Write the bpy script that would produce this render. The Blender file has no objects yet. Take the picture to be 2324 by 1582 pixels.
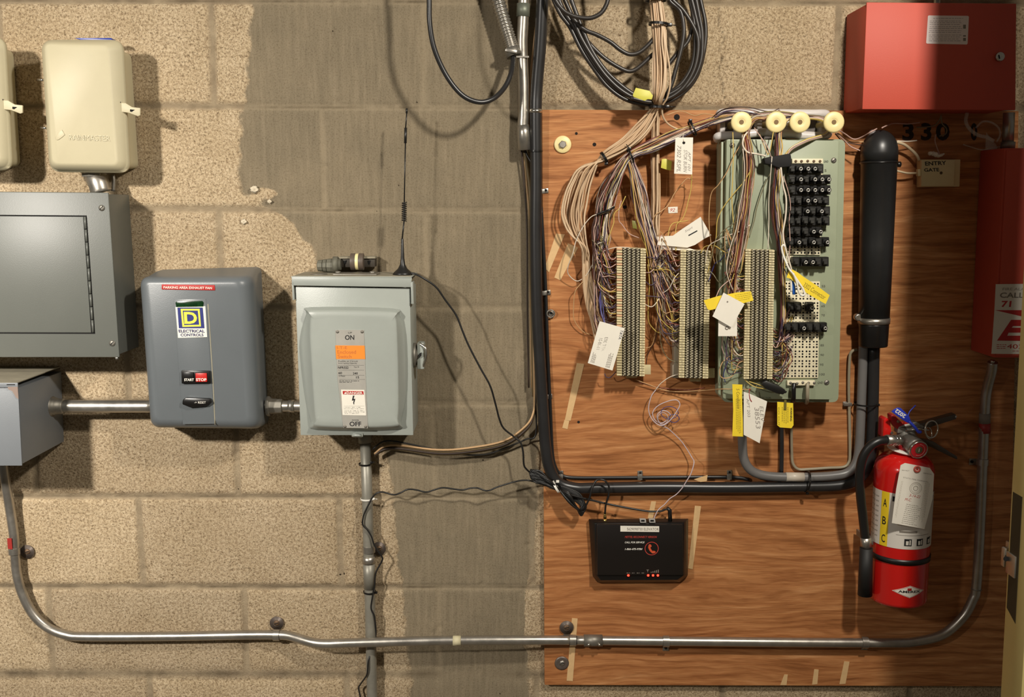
import bpy, bmesh, math, random
import numpy as np
from mathutils import Vector, Matrix
from mathutils import noise as mnoise
sc = bpy.context.scene
COL = sc.collection
random.seed(7)
R = random.Random(11)

# ------------------------------------------------------------------ camera
W, H, F = 2324.0, 1582.0, 2300.0
PITCH, YAW, ROLL = math.radians(8.3), math.radians(0.05), math.radians(0.15)
CD, CH = 2.03, 1.5                      # camera distance to the wall, camera height
cp, sp, cy, sy, cr, sr = math.cos(PITCH), math.sin(PITCH), math.cos(YAW), math.sin(YAW), math.cos(ROLL), math.sin(ROLL)
FW = Vector((sy*cp, cy*cp, -sp)); RT0 = Vector((cy, -sy, 0)); UP0 = RT0.cross(FW)
RT = RT0*cr + UP0*sr; UP = RT0*(-sr) + UP0*cr
CAM = Vector((0, -CD, CH))
cd = bpy.data.cameras.new('camera'); cam = bpy.data.objects.new('camera', cd); COL.objects.link(cam)
cd.sensor_width = 36.0; cd.lens = 36.0*F/W; cd.clip_start = 0.05
M = Matrix((RT, UP, -FW)).transposed().to_4x4(); M.translation = CAM
cam.matrix_world = M
sc.camera = cam

# ------------------------------------------------------------------ world, lamps, exposure
w = bpy.data.worlds.new('room_air'); sc.world = w; w.use_nodes = True
bg = w.node_tree.nodes['Background']; bg.inputs[0].default_value = (0.95, 0.88, 0.76, 1); bg.inputs[1].default_value = 0.085
def lamp(name, loc, target, power, size, color, shape='DISK', sy=None, spread=180):
    l = bpy.data.lights.new(name, 'AREA'); l.spread = math.radians(spread); l.energy = power; l.size = size; l.color = color; l.shape = shape
    if sy: l.size_y = sy
    o = bpy.data.objects.new(name, l); COL.objects.link(o); o.location = loc
    o.rotation_euler = (Vector(target)-Vector(loc)).to_track_quat('-Z', 'Y').to_euler()
    return o
lamp('ceiling_lamp_right', (0.69, -1.40, CH+0.80), (0.05, 0.25, CH-0.55), 27.5, 0.09, (1.0, 0.93, 0.82), 'ELLIPSE', 0.12)
lamp('ceiling_lamp_left', (-1.50, -2.20, CH+0.62), (-1.12, 0, CH-0.45), 16.5, 0.16, (1.0, 0.94, 0.85), spread=76)
vs = sc.view_settings
vs.view_transform = 'Standard'; vs.look = 'None'; vs.gamma = 1.0; vs.use_curve_mapping = False
vs.exposure = 0.0

# ------------------------------------------------------------------ pixel of the photo -> point of the place, z metres in front of the wall
def P(px, py, z=0.0):
    d = RT*((px-W/2)/F) - UP*((py-H/2)/F) + FW
    t = (CD - z)/d.y
    return CAM + d*t
PXM = 1133.0

# ------------------------------------------------------------------ materials
def S(r, g, b):
    f = lambda c: ((c/255+0.055)/1.055)**2.4 if c > 10 else c/255/12.92
    return (f(r), f(g), f(b), 1)
MATS = {}
def mat(name, col, rough=0.5, metal=0.0, var=0.0, vscale=20, bump=0.0, bscale=200, spec=0.5, col2=None, emit=None, coat=0.0, rvar=0.0):
    if name in MATS: return MATS[name]
    m = bpy.data.materials.new(name); m.use_nodes = True; nt = m.node_tree; n = nt.nodes; b = n['Principled BSDF']
    c = S(*col)
    b.inputs['Base Color'].default_value = c; b.inputs['Roughness'].default_value = rough; b.inputs['Metallic'].default_value = metal
    b.inputs['Specular IOR Level'].default_value = spec; b.inputs['Coat Weight'].default_value = coat
    tc = None
    if var or bump or rvar:
        tc = n.new('ShaderNodeTexCoord')
    if var or rvar:
        t = n.new('ShaderNodeTexNoise'); t.inputs['Scale'].default_value = vscale; t.inputs['Detail'].default_value = 6; t.inputs['Roughness'].default_value = 0.65
        nt.links.new(tc.outputs['Object'], t.inputs['Vector'])
        if var:
            r = n.new('ShaderNodeValToRGB'); r.color_ramp.elements[0].position = 0.3; r.color_ramp.elements[1].position = 0.7
            c2 = S(*col2) if col2 else tuple(x*(1-var) for x in c[:3])+(1,)
            r.color_ramp.elements[0].color = c2; r.color_ramp.elements[1].color = c
            nt.links.new(t.outputs['Fac'], r.inputs['Fac']); nt.links.new(r.outputs['Color'], b.inputs['Base Color'])
        if rvar:
            mr = n.new('ShaderNodeMapRange'); mr.inputs['To Min'].default_value = max(0, rough-rvar); mr.inputs['To Max'].default_value = min(1, rough+rvar)
            nt.links.new(t.outputs['Fac'], mr.inputs['Value']); nt.links.new(mr.outputs['Result'], b.inputs['Roughness'])
    if bump:
        t2 = n.new('ShaderNodeTexNoise'); t2.inputs['Scale'].default_value = bscale; t2.inputs['Detail'].default_value = 3
        nt.links.new(tc.outputs['Object'], t2.inputs['Vector'])
        bp = n.new('ShaderNodeBump'); bp.inputs['Strength'].default_value = bump; bp.inputs['Distance'].default_value = 0.001
        nt.links.new(t2.outputs['Fac'], bp.inputs['Height']); nt.links.new(bp.outputs['Normal'], b.inputs['Normal'])
    if emit:
        b.inputs['Emission Color'].default_value = S(*emit[0]); b.inputs['Emission Strength'].default_value = emit[1]
    MATS[name] = m
    return m

# ------------------------------------------------------------------ mesh building
class MB:
    def __init__(s): s.v = []; s.f = []; s.smooth = []
    def add(s, vs, fs, smooth=False):
        o = len(s.v); s.v += [Vector(x) for x in vs]; s.f += [tuple(i+o for i in f) for f in fs]; s.smooth += [smooth]*len(fs)
        return s
    def box(s, lo, hi):
        x0, y0, z0 = lo; x1, y1, z1 = hi
        return s.add([(x0,y0,z0),(x1,y0,z0),(x1,y1,z0),(x0,y1,z0),(x0,y0,z1),(x1,y0,z1),(x1,y1,z1),(x0,y1,z1)],
                     [(0,3,2,1),(4,5,6,7),(0,1,5,4),(1,2,6,5),(2,3,7,6),(3,0,4,7)])
    def cbox(s, c, sx, sy_, sz, rot=0.0):     # centred box, turned about the y axis
        cr_, sr_ = math.cos(rot), math.sin(rot); c = Vector(c); vs_ = []
        for dz in (-sz/2, sz/2):
            for dx, dy in ((-sx/2,-sy_/2),(sx/2,-sy_/2),(sx/2,sy_/2),(-sx/2,sy_/2)):
                vs_.append(c+Vector((dx*cr_-dz*sr_, dy, dx*sr_+dz*cr_)))
        return s.add(vs_, [(0,3,2,1),(4,5,6,7),(0,1,5,4),(1,2,6,5),(2,3,7,6),(3,0,4,7)])
    def prism(s, pts, vec, smooth=False):     # polygon of world points pushed along vec
        n = len(pts); vec = Vector(vec); vs_ = [Vector(p) for p in pts]+[Vector(p)+vec for p in pts]
        fs = [tuple(range(n)), tuple(range(2*n-1, n-1, -1))]
        s.add(vs_, fs); o = len(s.v)-2*n
        for i in range(n):
            j = (i+1) % n; s.f.append((o+i, o+n+i, o+n+j, o+j)); s.smooth.append(smooth)
        return s
    def poly(s, px, z, thick):                # outline in photo pixels at depth z, pushed back to the wall
        return s.prism([P(x, y, z) for x, y in px], (0, thick, 0))
    def tube(s, pts, r, n=10, cap=True, squash=None):
        pts = [Vector(p) for p in pts]; m = len(pts)
        rs = r if isinstance(r, (list, tuple)) else [r]*m
        t0 = (pts[1]-pts[0]).normalized(); a = Vector((0,1,0)) if abs(t0.y) < .9 else Vector((1,0,0))
        u = t0.cross(a).normalized(); o = len(s.v)
        for i in range(m):
            if i == 0: t = t0
            elif i == m-1: t = (pts[i]-pts[i-1]).normalized()
            else:
                t = (pts[i+1]-pts[i-1]); t = t.normalized() if t.length > 1e-9 else t0
            u = (u - t*u.dot(t));  u = u.normalized() if u.length > 1e-6 else t.orthogonal().normalized()
            v = t.cross(u)
            for k in range(n):
                an = 2*math.pi*k/n; s.v.append(pts[i]+(u*math.cos(an)+v*math.sin(an))*rs[i])
        for i in range(m-1):
            for k in range(n):
                k2 = (k+1) % n; s.f.append((o+i*n+k, o+i*n+k2, o+(i+1)*n+k2, o+(i+1)*n+k)); s.smooth.append(True)
        if cap:
            s.f.append(tuple(o+k for k in range(n-1, -1, -1))); s.smooth.append(False)
            s.f.append(tuple(o+(m-1)*n+k for k in range(n))); s.smooth.append(False)
        return s
    def lathe(s, c, axis, prof, n=32, smooth=True):   # prof: list of (distance along axis, radius)
        c = Vector(c); ax = Vector(axis).normalized(); u = ax.orthogonal().normalized(); v = ax.cross(u); o = len(s.v)
        for d, r in prof:
            for k in range(n):
                an = 2*math.pi*k/n; s.v.append(c+ax*d+(u*math.cos(an)+v*math.sin(an))*max(r, 1e-5))
        m = len(prof)
        for i in range(m-1):
            for k in range(n):
                k2 = (k+1) % n; s.f.append((o+i*n+k, o+i*n+k2, o+(i+1)*n+k2, o+(i+1)*n+k)); s.smooth.append(smooth)
        s.f.append(tuple(o+k for k in range(n-1, -1, -1))); s.smooth.append(False)
        s.f.append(tuple(o+(m-1)*n+k for k in range(n))); s.smooth.append(False)
        return s
    def band(s, c, axis, r, w_, t=.001, n=36):     # flat hoop, closed profile, no caps
        c = Vector(c); ax = Vector(axis).normalized(); u = ax.orthogonal().normalized(); v = ax.cross(u); o = len(s.v)
        for d, q in ((-w_, r), (-w_, r+t), (w_, r+t), (w_, r)):
            for k in range(n):
                an = 2*math.pi*k/n; s.v.append(c+ax*d+(u*math.cos(an)+v*math.sin(an))*q)
        for i in range(4):
            for k in range(n):
                k2 = (k+1) % n; i2 = (i+1) % 4; s.f.append((o+i*n+k, o+i*n+k2, o+i2*n+k2, o+i2*n+k)); s.smooth.append(False)
        return s
    def ring(s, c, axis, R_, r, n=28, k=8, arc=(0, 2*math.pi)):
        c = Vector(c); ax = Vector(axis).normalized(); u = ax.orthogonal().normalized(); v = ax.cross(u)
        full = abs(arc[1]-arc[0]-2*math.pi) < 1e-6
        pts = [c+(u*math.cos(a)+v*math.sin(a))*R_ for a in [arc[0]+(arc[1]-arc[0])*i/n for i in range(n+1)]]
        return s.tube(pts, r, k, cap=not full)
def children(o): return [c for c in bpy.data.objects if c.parent == o]
def build(mb, name, m, parent=None, bevel=0.0, seg=2, sharp=35, limit=30):
    base = Vector(parent['_loc']) if parent is not None and '_loc' in parent else None
    wl = [v.copy() for v in mb.v]
    if base is None:
        lo = Vector((min(v[i] for v in wl) for i in range(3))); hi = Vector((max(v[i] for v in wl) for i in range(3)))
        base = Vector(((lo.x+hi.x)/2, hi.y, lo.z))
    me = bpy.data.meshes.new(name)
    me.from_pydata([tuple(v-base) for v in wl], [], mb.f)
    me.polygons.foreach_set('use_smooth', mb.smooth)
    bm = bmesh.new(); bm.from_mesh(me)
    bmesh.ops.recalc_face_normals(bm, faces=bm.faces)
    if bevel > 0:
        es = [e for e in bm.edges if len(e.link_faces) == 2 and e.calc_face_angle(0) > math.radians(limit)]
        bmesh.ops.bevel(bm, geom=es, offset=bevel, segments=seg, profile=0.5, affect='EDGES', clamp_overlap=True)
        for f in bm.faces: f.smooth = True
        for e in bm.edges:
            if len(e.link_faces) == 2 and e.calc_face_angle(0) > math.radians(sharp): e.smooth = False
    bm.to_mesh(me); bm.free()
    me.materials.append(m)
    o = bpy.data.objects.new(name, me); COL.objects.link(o)
    if parent is not None:
        o.parent = parent
        if '_loc' not in parent: o.location = base
    else:
        o.location = base
    o['_loc'] = tuple(base)
    if parent is not None and '_loc' in parent: o.location = (0, 0, 0)
    return o
def tag(o, label=None, cat=None, group=None, kind=None):
    if label: o['label'] = label
    if cat: o['category'] = cat
    if group: o['group'] = group
    if kind: o['kind'] = kind
    return o
def thing(name, loc, label, cat, group=None):
    o = bpy.data.objects.new(name, None); COL.objects.link(o); o.location = loc; o.empty_display_size = 0.02
    o['_loc'] = tuple(loc)
    return tag(o, label, cat, group)
def spl(pts, k=6):                            # smooth path through points
    pts = [Vector(p) for p in pts]
    if len(pts) < 3:
        return pts
    q = [pts[0]*2-pts[1]]+pts+[pts[-1]*2-pts[-2]]; out = []
    for i in range(1, len(q)-2):
        a, b, c, d = q[i-1], q[i], q[i+1], q[i+2]
        for j in range(k):
            t = j/k
            out.append(0.5*((2*b)+(c-a)*t+(2*a-5*b+4*c-d)*t*t+(3*b-a-3*c+d)*t*t*t))
    out.append(pts[-1]); return out
def path(px, k=6):                            # (x, y, z) with x, y photo pixels and z metres from the wall
    w_ = [P(*p) for p in px]                  # runs that leave the top of the picture go on upwards
    if px[0][1] <= -30: w_.insert(0, w_[0]+(w_[0]-w_[1]).normalized()*0.22)
    if px[-1][1] <= -30: w_.append(w_[-1]+(w_[-1]-w_[-2]).normalized()*0.22)
    return spl(w_, k)
FONTS = {}
def text(s, BL, BR, TL, z, m, name='lettering', parent=None, thick=0.0001, bold=0.0, shear=0.0):
    """letters whose box fills the parallelogram with these photo-pixel corners at depth z"""
    a, b, c = P(BL[0], BL[1], z), P(BR[0], BR[1], z), P(TL[0], TL[1], z)
    return text3(s, a, b, c, m, name, parent, thick, bold, shear)
def text3(s, a, b, c, m, name='lettering', parent=None, thick=0.0001, bold=0.0, shear=0.0):
    cu = bpy.data.curves.new('t', 'FONT'); cu.body = s; cu.size = 1.0; cu.offset = bold; cu.resolution_u = 3; cu.shear = shear
    o = bpy.data.objects.new('t', cu); COL.objects.link(o)
    dg = bpy.context.evaluated_depsgraph_get()
    me = bpy.data.meshes.new_from_object(o.evaluated_get(dg))
    COL.objects.unlink(o); bpy.data.objects.remove(o)
    mb = MB(); vs_ = [v.co for v in me.vertices]
    x0, x1 = min(v.x for v in vs_), max(v.x for v in vs_); y0, y1 = min(v.y for v in vs_), max(v.y for v in vs_)
    u, v_ = b-a, c-a
    nrm = u.cross(v_).normalized()
    mb.add([a+u*((v.x-x0)/(x1-x0))+v_*((v.y-y0)/max(y1-y0, 1e-6))+nrm*thick for v in vs_], [tuple(p.vertices) for p in me.polygons])
    bpy.data.meshes.remove(me)
    return build(mb, name, m, parent)
def lines(rows, z, m, name, parent, h=1.6, seed=1, slope=0.0, gap=True):
    """rows of small print: (x0, x1, y) in pixels -> broken dashes"""
    rr = random.Random(seed); mb = MB()
    for x0, x1, y in rows:
        x = x0
        while x < x1:
            wd = rr.uniform(3, 9) if gap else x1-x0
            e = min(x+wd, x1); dy = (x-x0)*slope; dy2 = (e-x0)*slope
            mb.poly([(x, y+dy), (e, y+dy2), (e, y+dy2+h), (x, y+dy+h)], z, 0.0002)
            x = e+rr.uniform(1.0, 2.2)
    return build(mb, name, m, parent)
# ------------------------------------------------------------------ the block wall
def wall_material():
    m = bpy.data.materials.new('block_wall'); m.use_nodes = True; nt = m.node_tree; n = nt.nodes; L = nt.links.new; b = n['Principled BSDF']
    b.inputs['Roughness'].default_value = 0.92; b.inputs['Specular IOR Level'].default_value = 0.25
    tc = n.new('ShaderNodeTexCoord')
    def attr(nm):
        a = n.new('ShaderNodeAttribute'); a.attribute_name = nm; return a.outputs['Fac']
    def noise(sc_, det=4, rough=0.6, mapping=None):
        t = n.new('ShaderNodeTexNoise'); t.inputs['Scale'].default_value = sc_; t.inputs['Detail'].default_value = det; t.inputs['Roughness'].default_value = rough
        if mapping:
            mp = n.new('ShaderNodeMapping'); mp.inputs['Scale'].default_value = mapping; L(tc.outputs['Object'], mp.inputs['Vector']); L(mp.outputs['Vector'], t.inputs['Vector'])
        else: L(tc.outputs['Object'], t.inputs['Vector'])
        return t.outputs['Fac']
    def math_(op, a, c, clamp=False):
        x = n.new('ShaderNodeMath'); x.operation = op; x.use_clamp = clamp
        for i, v in enumerate((a, c)):
            if isinstance(v, (int, float)): x.inputs[i].default_value = v
            else: L(v, x.inputs[i])
        return x.outputs[0]
    def ramp(fac, stops):
        r = n.new('ShaderNodeValToRGB'); e = r.color_ramp.elements
        e[0].position, e[0].color = stops[0]; e[1].position, e[1].color = stops[-1]
        for p, c in stops[1:-1]:
            q = e.new(p); q.color = c
        L(fac, r.inputs['Fac']); return r.outputs['Color']
    def mix(f, a, c, typ='MIX'):
        x = n.new('ShaderNodeMix'); x.data_type = 'RGBA'; x.blend_type = typ
        if isinstance(f, (int, float)): x.inputs[0].default_value = f
        else: L(f, x.inputs[0])
        for i, v in ((6, a), (7, c)):
            if isinstance(v, tuple): x.inputs[i].default_value = v
            else: L(v, x.inputs[i])
        return x.outputs[2]
    fine = noise(330, 3, 0.7); mid = noise(190, 5, 0.72); big = noise(7, 5, 0.6); med = noise(28, 4, 0.6)
    g = (1, 1, 1, 1)
    sand = ramp(mid, [(0.30, S(118, 100, 78)), (0.42, S(168, 148, 120)), (0.54, S(196, 177, 148)), (0.75, S(220, 203, 176))])
    pores = n.new('ShaderNodeMapRange'); pores.inputs['From Min'].default_value = 0.36; pores.inputs['From Max'].default_value = 0.46; pores.inputs['To Min'].default_value = 0.78; pores.inputs['To Max'].default_value = 0.0
    L(fine, pores.inputs['Value'])
    sand = mix(pores.outputs[0], sand, S(92, 76, 56))
    tint = ramp(big, [(0.35, (0.86, 0.84, 0.80, 1)), (0.6, (1.0, 1.0, 1.0, 1))])
    sand = mix(1.0, sand, tint, 'MULTIPLY')
    tone = attr('tone'); tcol = ramp(tone, [(0.0, (0.80, 0.79, 0.78, 1)), (0.5, (0.95, 0.93, 0.9, 1)), (1.0, (1.06, 1.04, 1.0, 1))])
    sand = mix(1.0, sand, tcol, 'MULTIPLY')
    mort = ramp(med, [(0.3, S(136, 120, 97)), (0.7, S(166, 149, 122))])
    base = mix(attr('joint'), sand, mort)
    # grey cement wash brushed over part of the wall
    brush = noise(9, 6, 0.65, (14, 1, 1.2))
    wash = ramp(brush, [(0.3, S(114, 101, 83)), (0.5, S(129, 115, 95)), (0.7, S(144, 129, 108))])
    wash = mix(1.0, wash, ramp(big, [(0.35, (0.82, 0.82, 0.80, 1)), (0.62, (1.05, 1.04, 1.0, 1))]), 'MULTIPLY')
    wash = mix(0.35, wash, ramp(fine, [(0.35, S(84, 74, 55)), (0.5, S(140, 130, 108))]))
    wash = mix(math_('MULTIPLY', attr('joint'), 0.38), wash, S(156, 141, 116))
    s = attr('smear')
    s2 = math_('ADD', s, math_('MULTIPLY', math_('SUBTRACT', med, 0.5), 0.75))
    s3 = n.new('ShaderNodeMapRange'); s3.inputs['From Min'].default_value = 0.44; s3.inputs['From Max'].default_value = 0.56; L(s2, s3.inputs['Value'])
    base = mix(s3.outputs[0], base, wash)
    # dark grime low in the joints of the washed part and a few small dark pits
    pit = noise(60, 2, 0.5)
    pr = n.new('ShaderNodeMapRange'); pr.inputs['From Min'].default_value = 0.225; pr.inputs['From Max'].default_value = 0.21; L(pit, pr.inputs['Value'])
    base = mix(pr.outputs[0], base, S(48, 38, 26))
    cr_ = attr('crack')
    base = mix(cr_, base, S(70, 58, 42))
    L(base, b.inputs['Base Color'])
    h = math_('ADD', math_('MULTIPLY', fine, 0.6), mid)
    hs = n.new('ShaderNodeMix'); hs.data_type = 'FLOAT'; L(s3.outputs[0], hs.inputs[0]); L(h, hs.inputs[2]); L(math_('ADD', math_('MULTIPLY', h, 0.35), math_('MULTIPLY', brush, 0.4)), hs.inputs[3])
    bp = n.new('ShaderNodeBump'); bp.inputs['Strength'].default_value = 0.75; bp.inputs['Distance'].default_value = 0.0028
    L(hs.outputs[0], bp.inputs['Height']); L(bp.outputs['Normal'], b.inputs['Normal'])
    return m
def wx(px, py): return P(px, py).x
def wz(px, py): return P(px, py).z
rows_px = [-470, -233, 4, 243, 477, 699, 917, 1130, 1335, 1533, 1728, 1922]
rows = [wz(1100, y) for y in rows_px]                      # joint heights, top to bottom
# joints of each course: pixel x measured at pixel y
jp = {0: (-350, [10, 490, 970, 1440, 1910]), 1: (-115, [-250, 240, 727, 1205, 1660, 2120]), 2: (124, [0, 481, 963, 1430, 1900]),
      3: (360, [-230, 250, 733, 1200, 1660, 2110]), 4: (590, [30, 500, 967, 1428, 1880]), 5: (808, [-175, 288, 745, 1203, 1650, 2090]),
      6: (1023, [75, 536, 985, 1430, 1880]), 7: (1232, [-130, 319, 772, 1208, 1650, 2085]), 8: (1435, [-330, 114, 557, 996, 1430, 1860, 2290]),
      9: (1600, [-110, 340, 787, 1217, 1640, 2064]), 10: (1800, [130, 570, 1010, 1440, 1860])}
joints = {}
for k, (y, xs) in jp.items():
    v = sorted(wx(x, y) for x in xs); stp = 0.402
    while v[0] > -2.6: v.insert(0, v[0]-stp)
    while v[-1] < 2.6: v.append(v[-1]+stp)
    joints[k] = np.array(v)
fx = np.arange(-1.18, 1.20, 0.004); cx = np.concatenate([np.linspace(-2.4, -1.2, 60), fx, np.linspace(1.22, 2.4, 60)])
fz = np.arange(CH-0.92, CH+0.62, 0.004); czz = np.concatenate([np.linspace(CH-1.5, CH-0.94, 40), fz, np.linspace(CH+0.64, CH+1.1, 30)])
X, Z = np.meshgrid(cx, czz)
ra = np.array(rows)
extra_top = [ra[0]+0.2*(i+1) for i in range(4)][::-1]; extra_bot = [ra[-1]-0.2*(i+1) for i in range(4)]
allr = np.array(extra_top+list(ra)+extra_bot)             # descending
def wob(a, b, s, seed):
    rs = np.random.RandomState(seed); v = np.zeros_like(a)
    for i in range(7):
        k1, k2, ph = rs.uniform(-1, 1)*s, rs.uniform(-1, 1)*s, rs.uniform(0, 6.3); v += np.sin(a*k1+b*k2+ph)
    return v/7
Zw = Z+wob(X, Z*0, 30, 3)*0.0016+wob(X, Z, 260, 4)*0.0012
Xw = X+wob(X*0, Z, 30, 5)*0.002+wob(X, Z, 260, 6)*0.0012
dz = np.min(np.abs(Zw[..., None]-allr[None, None, :]), axis=2)
course = np.clip(np.searchsorted(-allr, -Zw)-1, 0, len(allr)-2)     # index of course in allr
cidx = course-len(extra_top)
dx = np.full(X.shape, 9.0); bid = np.zeros(X.shape)
for c in range(-4, len(allr)-5):
    msk = cidx == c
    if not msk.any(): continue
    j = joints[c] if c in joints else (joints[c % 2])
    xx = Xw[msk]; dx[msk] = np.min(np.abs(xx[:, None]-j[None, :]), axis=1)
    bid[msk] = np.searchsorted(j, xx)+c*37
d = np.minimum(dz, dx)
ji = 1-np.clip((d-0.0045)/0.0035, 0, 1)                     # 1 inside the joint
rs = np.random.RandomState(5); tn = rs.uniform(0.25, 1, 4000)
tone = tn[(bid.astype(int) % 4000)]
# grey wash region (photo-pixel outline of both edges)
Lb = [(-400, 560), (0, 556), (90, 549), (180, 560), (250, 548), (330, 543), (440, 545), (458, 575), (480, 625), (510, 655), (560, 690), (620, 735), (700, 760), (900, 835), (1000, 870), (1130, 893), (1250, 900), (1335, 912), (1450, 918), (1530, 935), (1600, 930), (1900, 940)]
Rb = [(-400, 1226), (0, 1224), (180, 1222), (260, 1222), (700, 1222), (1130, 1222), (1340, 1200), (1450, 1195), (1530, 1200), (1900, 1200)]
def edge(tab):
    pts = [P(x, y) for y, x in tab]; zz = [p.z for p in pts][::-1]; xx = [p.x for p in pts][::-1]
    return np.interp(Z, zz, xx)
le, re_ = edge(Lb), edge(Rb)
smear = np.clip(0.5+(X-le)/0.05, 0, 1)*np.clip(0.5+(re_-X)/0.05, 0, 1)
# second light brushing left of the vertical pipe at the bottom
# worn light patches inside the wash
def blob(px, py, rx, ry, st):
    global smear
    c = P(px, py); smear -= st*np.exp(-(((X-c.x)/rx)**2+((Z-c.z)/ry)**2)**2)
blob(1150, 140, 0.035, 0.08, 0.22); blob(1160, 420, 0.03, 0.13, 0.33); blob(945, 640, 0.02, 0.05, 0.2); blob(860, 1150, 0.02, 0.1, 0.5); blob(600, 440, 0.03, 0.018, 0.7); blob(560, 60, 0.03, 0.06, 0.3); blob(740, 560, 0.05, 0.03, 0.25); blob(1210, 1400, 0.018, 0.08, 0.4)
blob(650, 520, 0.03, 0.03, 0.3); blob(620, 30, 0.05, 0.03, 0.12)
smear = np.clip(smear, 0, 1)
# relief: blocks stand 3 mm proud of the raked joints; the wash fills them half
fill = np.clip((smear-0.4)*5, 0, 1)
hgt = (1-ji)*0.0038*(1-0.45*fill)+wob(X, Z, 90, 8)*0.0006+wob(X, Z, 400, 9)*0.0004
edge_round = np.clip((d-0.008)/0.006, 0, 1); hgt += edge_round*0.0010*(1-fill)
chips = (wob(X, Z, 300, 12)+wob(X, Z, 120, 13) > 0.62) & (d < 0.016)
hgt[chips] -= 0.0016
crack = np.zeros(X.shape)
crack += np.clip(1-dz/0.0022, 0, 1)*np.clip(0.45+0.8*wob(X, Z*0+0.1, 60, 21), 0, 0.75)
def vcrack(pts, wd=0.0018, st=0.75):
    global crack
    q = [P(*p) for p in pts]; zz = np.array([p.z for p in q])[::-1]; xx = np.array([p.x for p in q])[::-1]
    xi = np.interp(Z, zz, xx)+wob(X*0, Z, 160, 31)*0.006; ins = (Z > zz[0]) & (Z < zz[-1])
    crack += np.where(ins, np.clip(1-np.abs(X-xi)/wd, 0, 1), 0)*st
vcrack([(1628, 18), (1640, 90), (1632, 170), (1655, 245)]); vcrack([(1310, 60), (1312, 244)], 0.003, 0.35)
crack = np.clip(crack, 0, 0.85)
ny, nx = X.shape
verts = np.stack([X, -hgt+0.0052, Z], axis=-1).reshape(-1, 3)
idx = np.arange(nx*ny).reshape(ny, nx)
quads = np.stack([idx[:-1, :-1], idx[:-1, 1:], idx[1:, 1:], idx[1:, :-1]], axis=-1).reshape(-1, 4)
me = bpy.data.meshes.new('wall_back')
me.vertices.add(len(verts)); me.vertices.foreach_set('co', verts.astype(np.float32).ravel())
me.loops.add(len(quads)*4); me.loops.foreach_set('vertex_index', quads.astype(np.int32).ravel())
me.polygons.add(len(quads)); me.polygons.foreach_set('loop_start', np.arange(0, len(quads)*4, 4, dtype=np.int32))
me.polygons.foreach_set('use_smooth', np.ones(len(quads), dtype=bool))
me.update(calc_edges=True)
for nm, arr in (('smear', smear), ('joint', ji*(1-0*fill)), ('tone', tone), ('crack', crack)):
    a = me.attributes.new(nm, 'FLOAT', 'POINT'); a.data.foreach_set('value', arr.astype(np.float32).ravel())
me.materials.append(wall_material())
wall = bpy.data.objects.new('wall_back', me); COL.objects.link(wall); tag(wall, kind='structure')

K_lump = mat('plaster_lump', (226, 212, 186), 0.9, var=0.3, vscale=120, bump=0.8, bscale=300)
for lx, ly, lr, lb in ((578, 430, .0085, 'crumbly pale plaster lump in the mortar joint at the edge of the grey wash'), (554, 503, .006, 'small pale plaster dab on the block below the crumbly lump'), (612, 457, .0045, 'tiny pale plaster crumb right of the crumbly lump')):
    lm = MB(); c_ = P(lx, ly, .002); n1, n2 = 10, 14; rl = random.Random(lx)
    vs_ = [c_+Vector((math.cos(2*math.pi*j/n2)*math.sin(math.pi*i/n1)*lr*rl.uniform(.7, 1.2), -abs(math.cos(math.pi*i/n1*.5))*lr*.55*rl.uniform(.6, 1.2), math.sin(2*math.pi*j/n2)*math.sin(math.pi*i/n1*.5)*lr*rl.uniform(.7, 1.2))) for i in range(n1+1) for j in range(n2)]
    lm.add(vs_, [(i*n2+j, i*n2+(j+1) % n2, (i+1)*n2+(j+1) % n2, (i+1)*n2+j) for i in range(n1) for j in range(n2)], True)
    tag(build(lm, 'plaster_lump', K_lump), lb, 'plaster')
# floor and the side wall that carries the door frame, both outside the picture
fl = build(MB().box((-2.4, -4.0, -0.05), (2.4, 0.0, 0.0)), 'floor', mat('concrete_floor', (120, 112, 98), 0.85, var=0.3, vscale=6, bump=0.3)); tag(fl, kind='structure')
lowwall = build(MB().box((-2.4, -0.0005, 0.0), (2.4, 0.012, CH-1.5+0.01)) if CH > 1.5 else MB().box((-2.4, 0.006, -0.02), (2.4, 0.016, 0.02)), 'baseboard_back', MATS['concrete_floor']); tag(lowwall, kind='structure')

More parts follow.
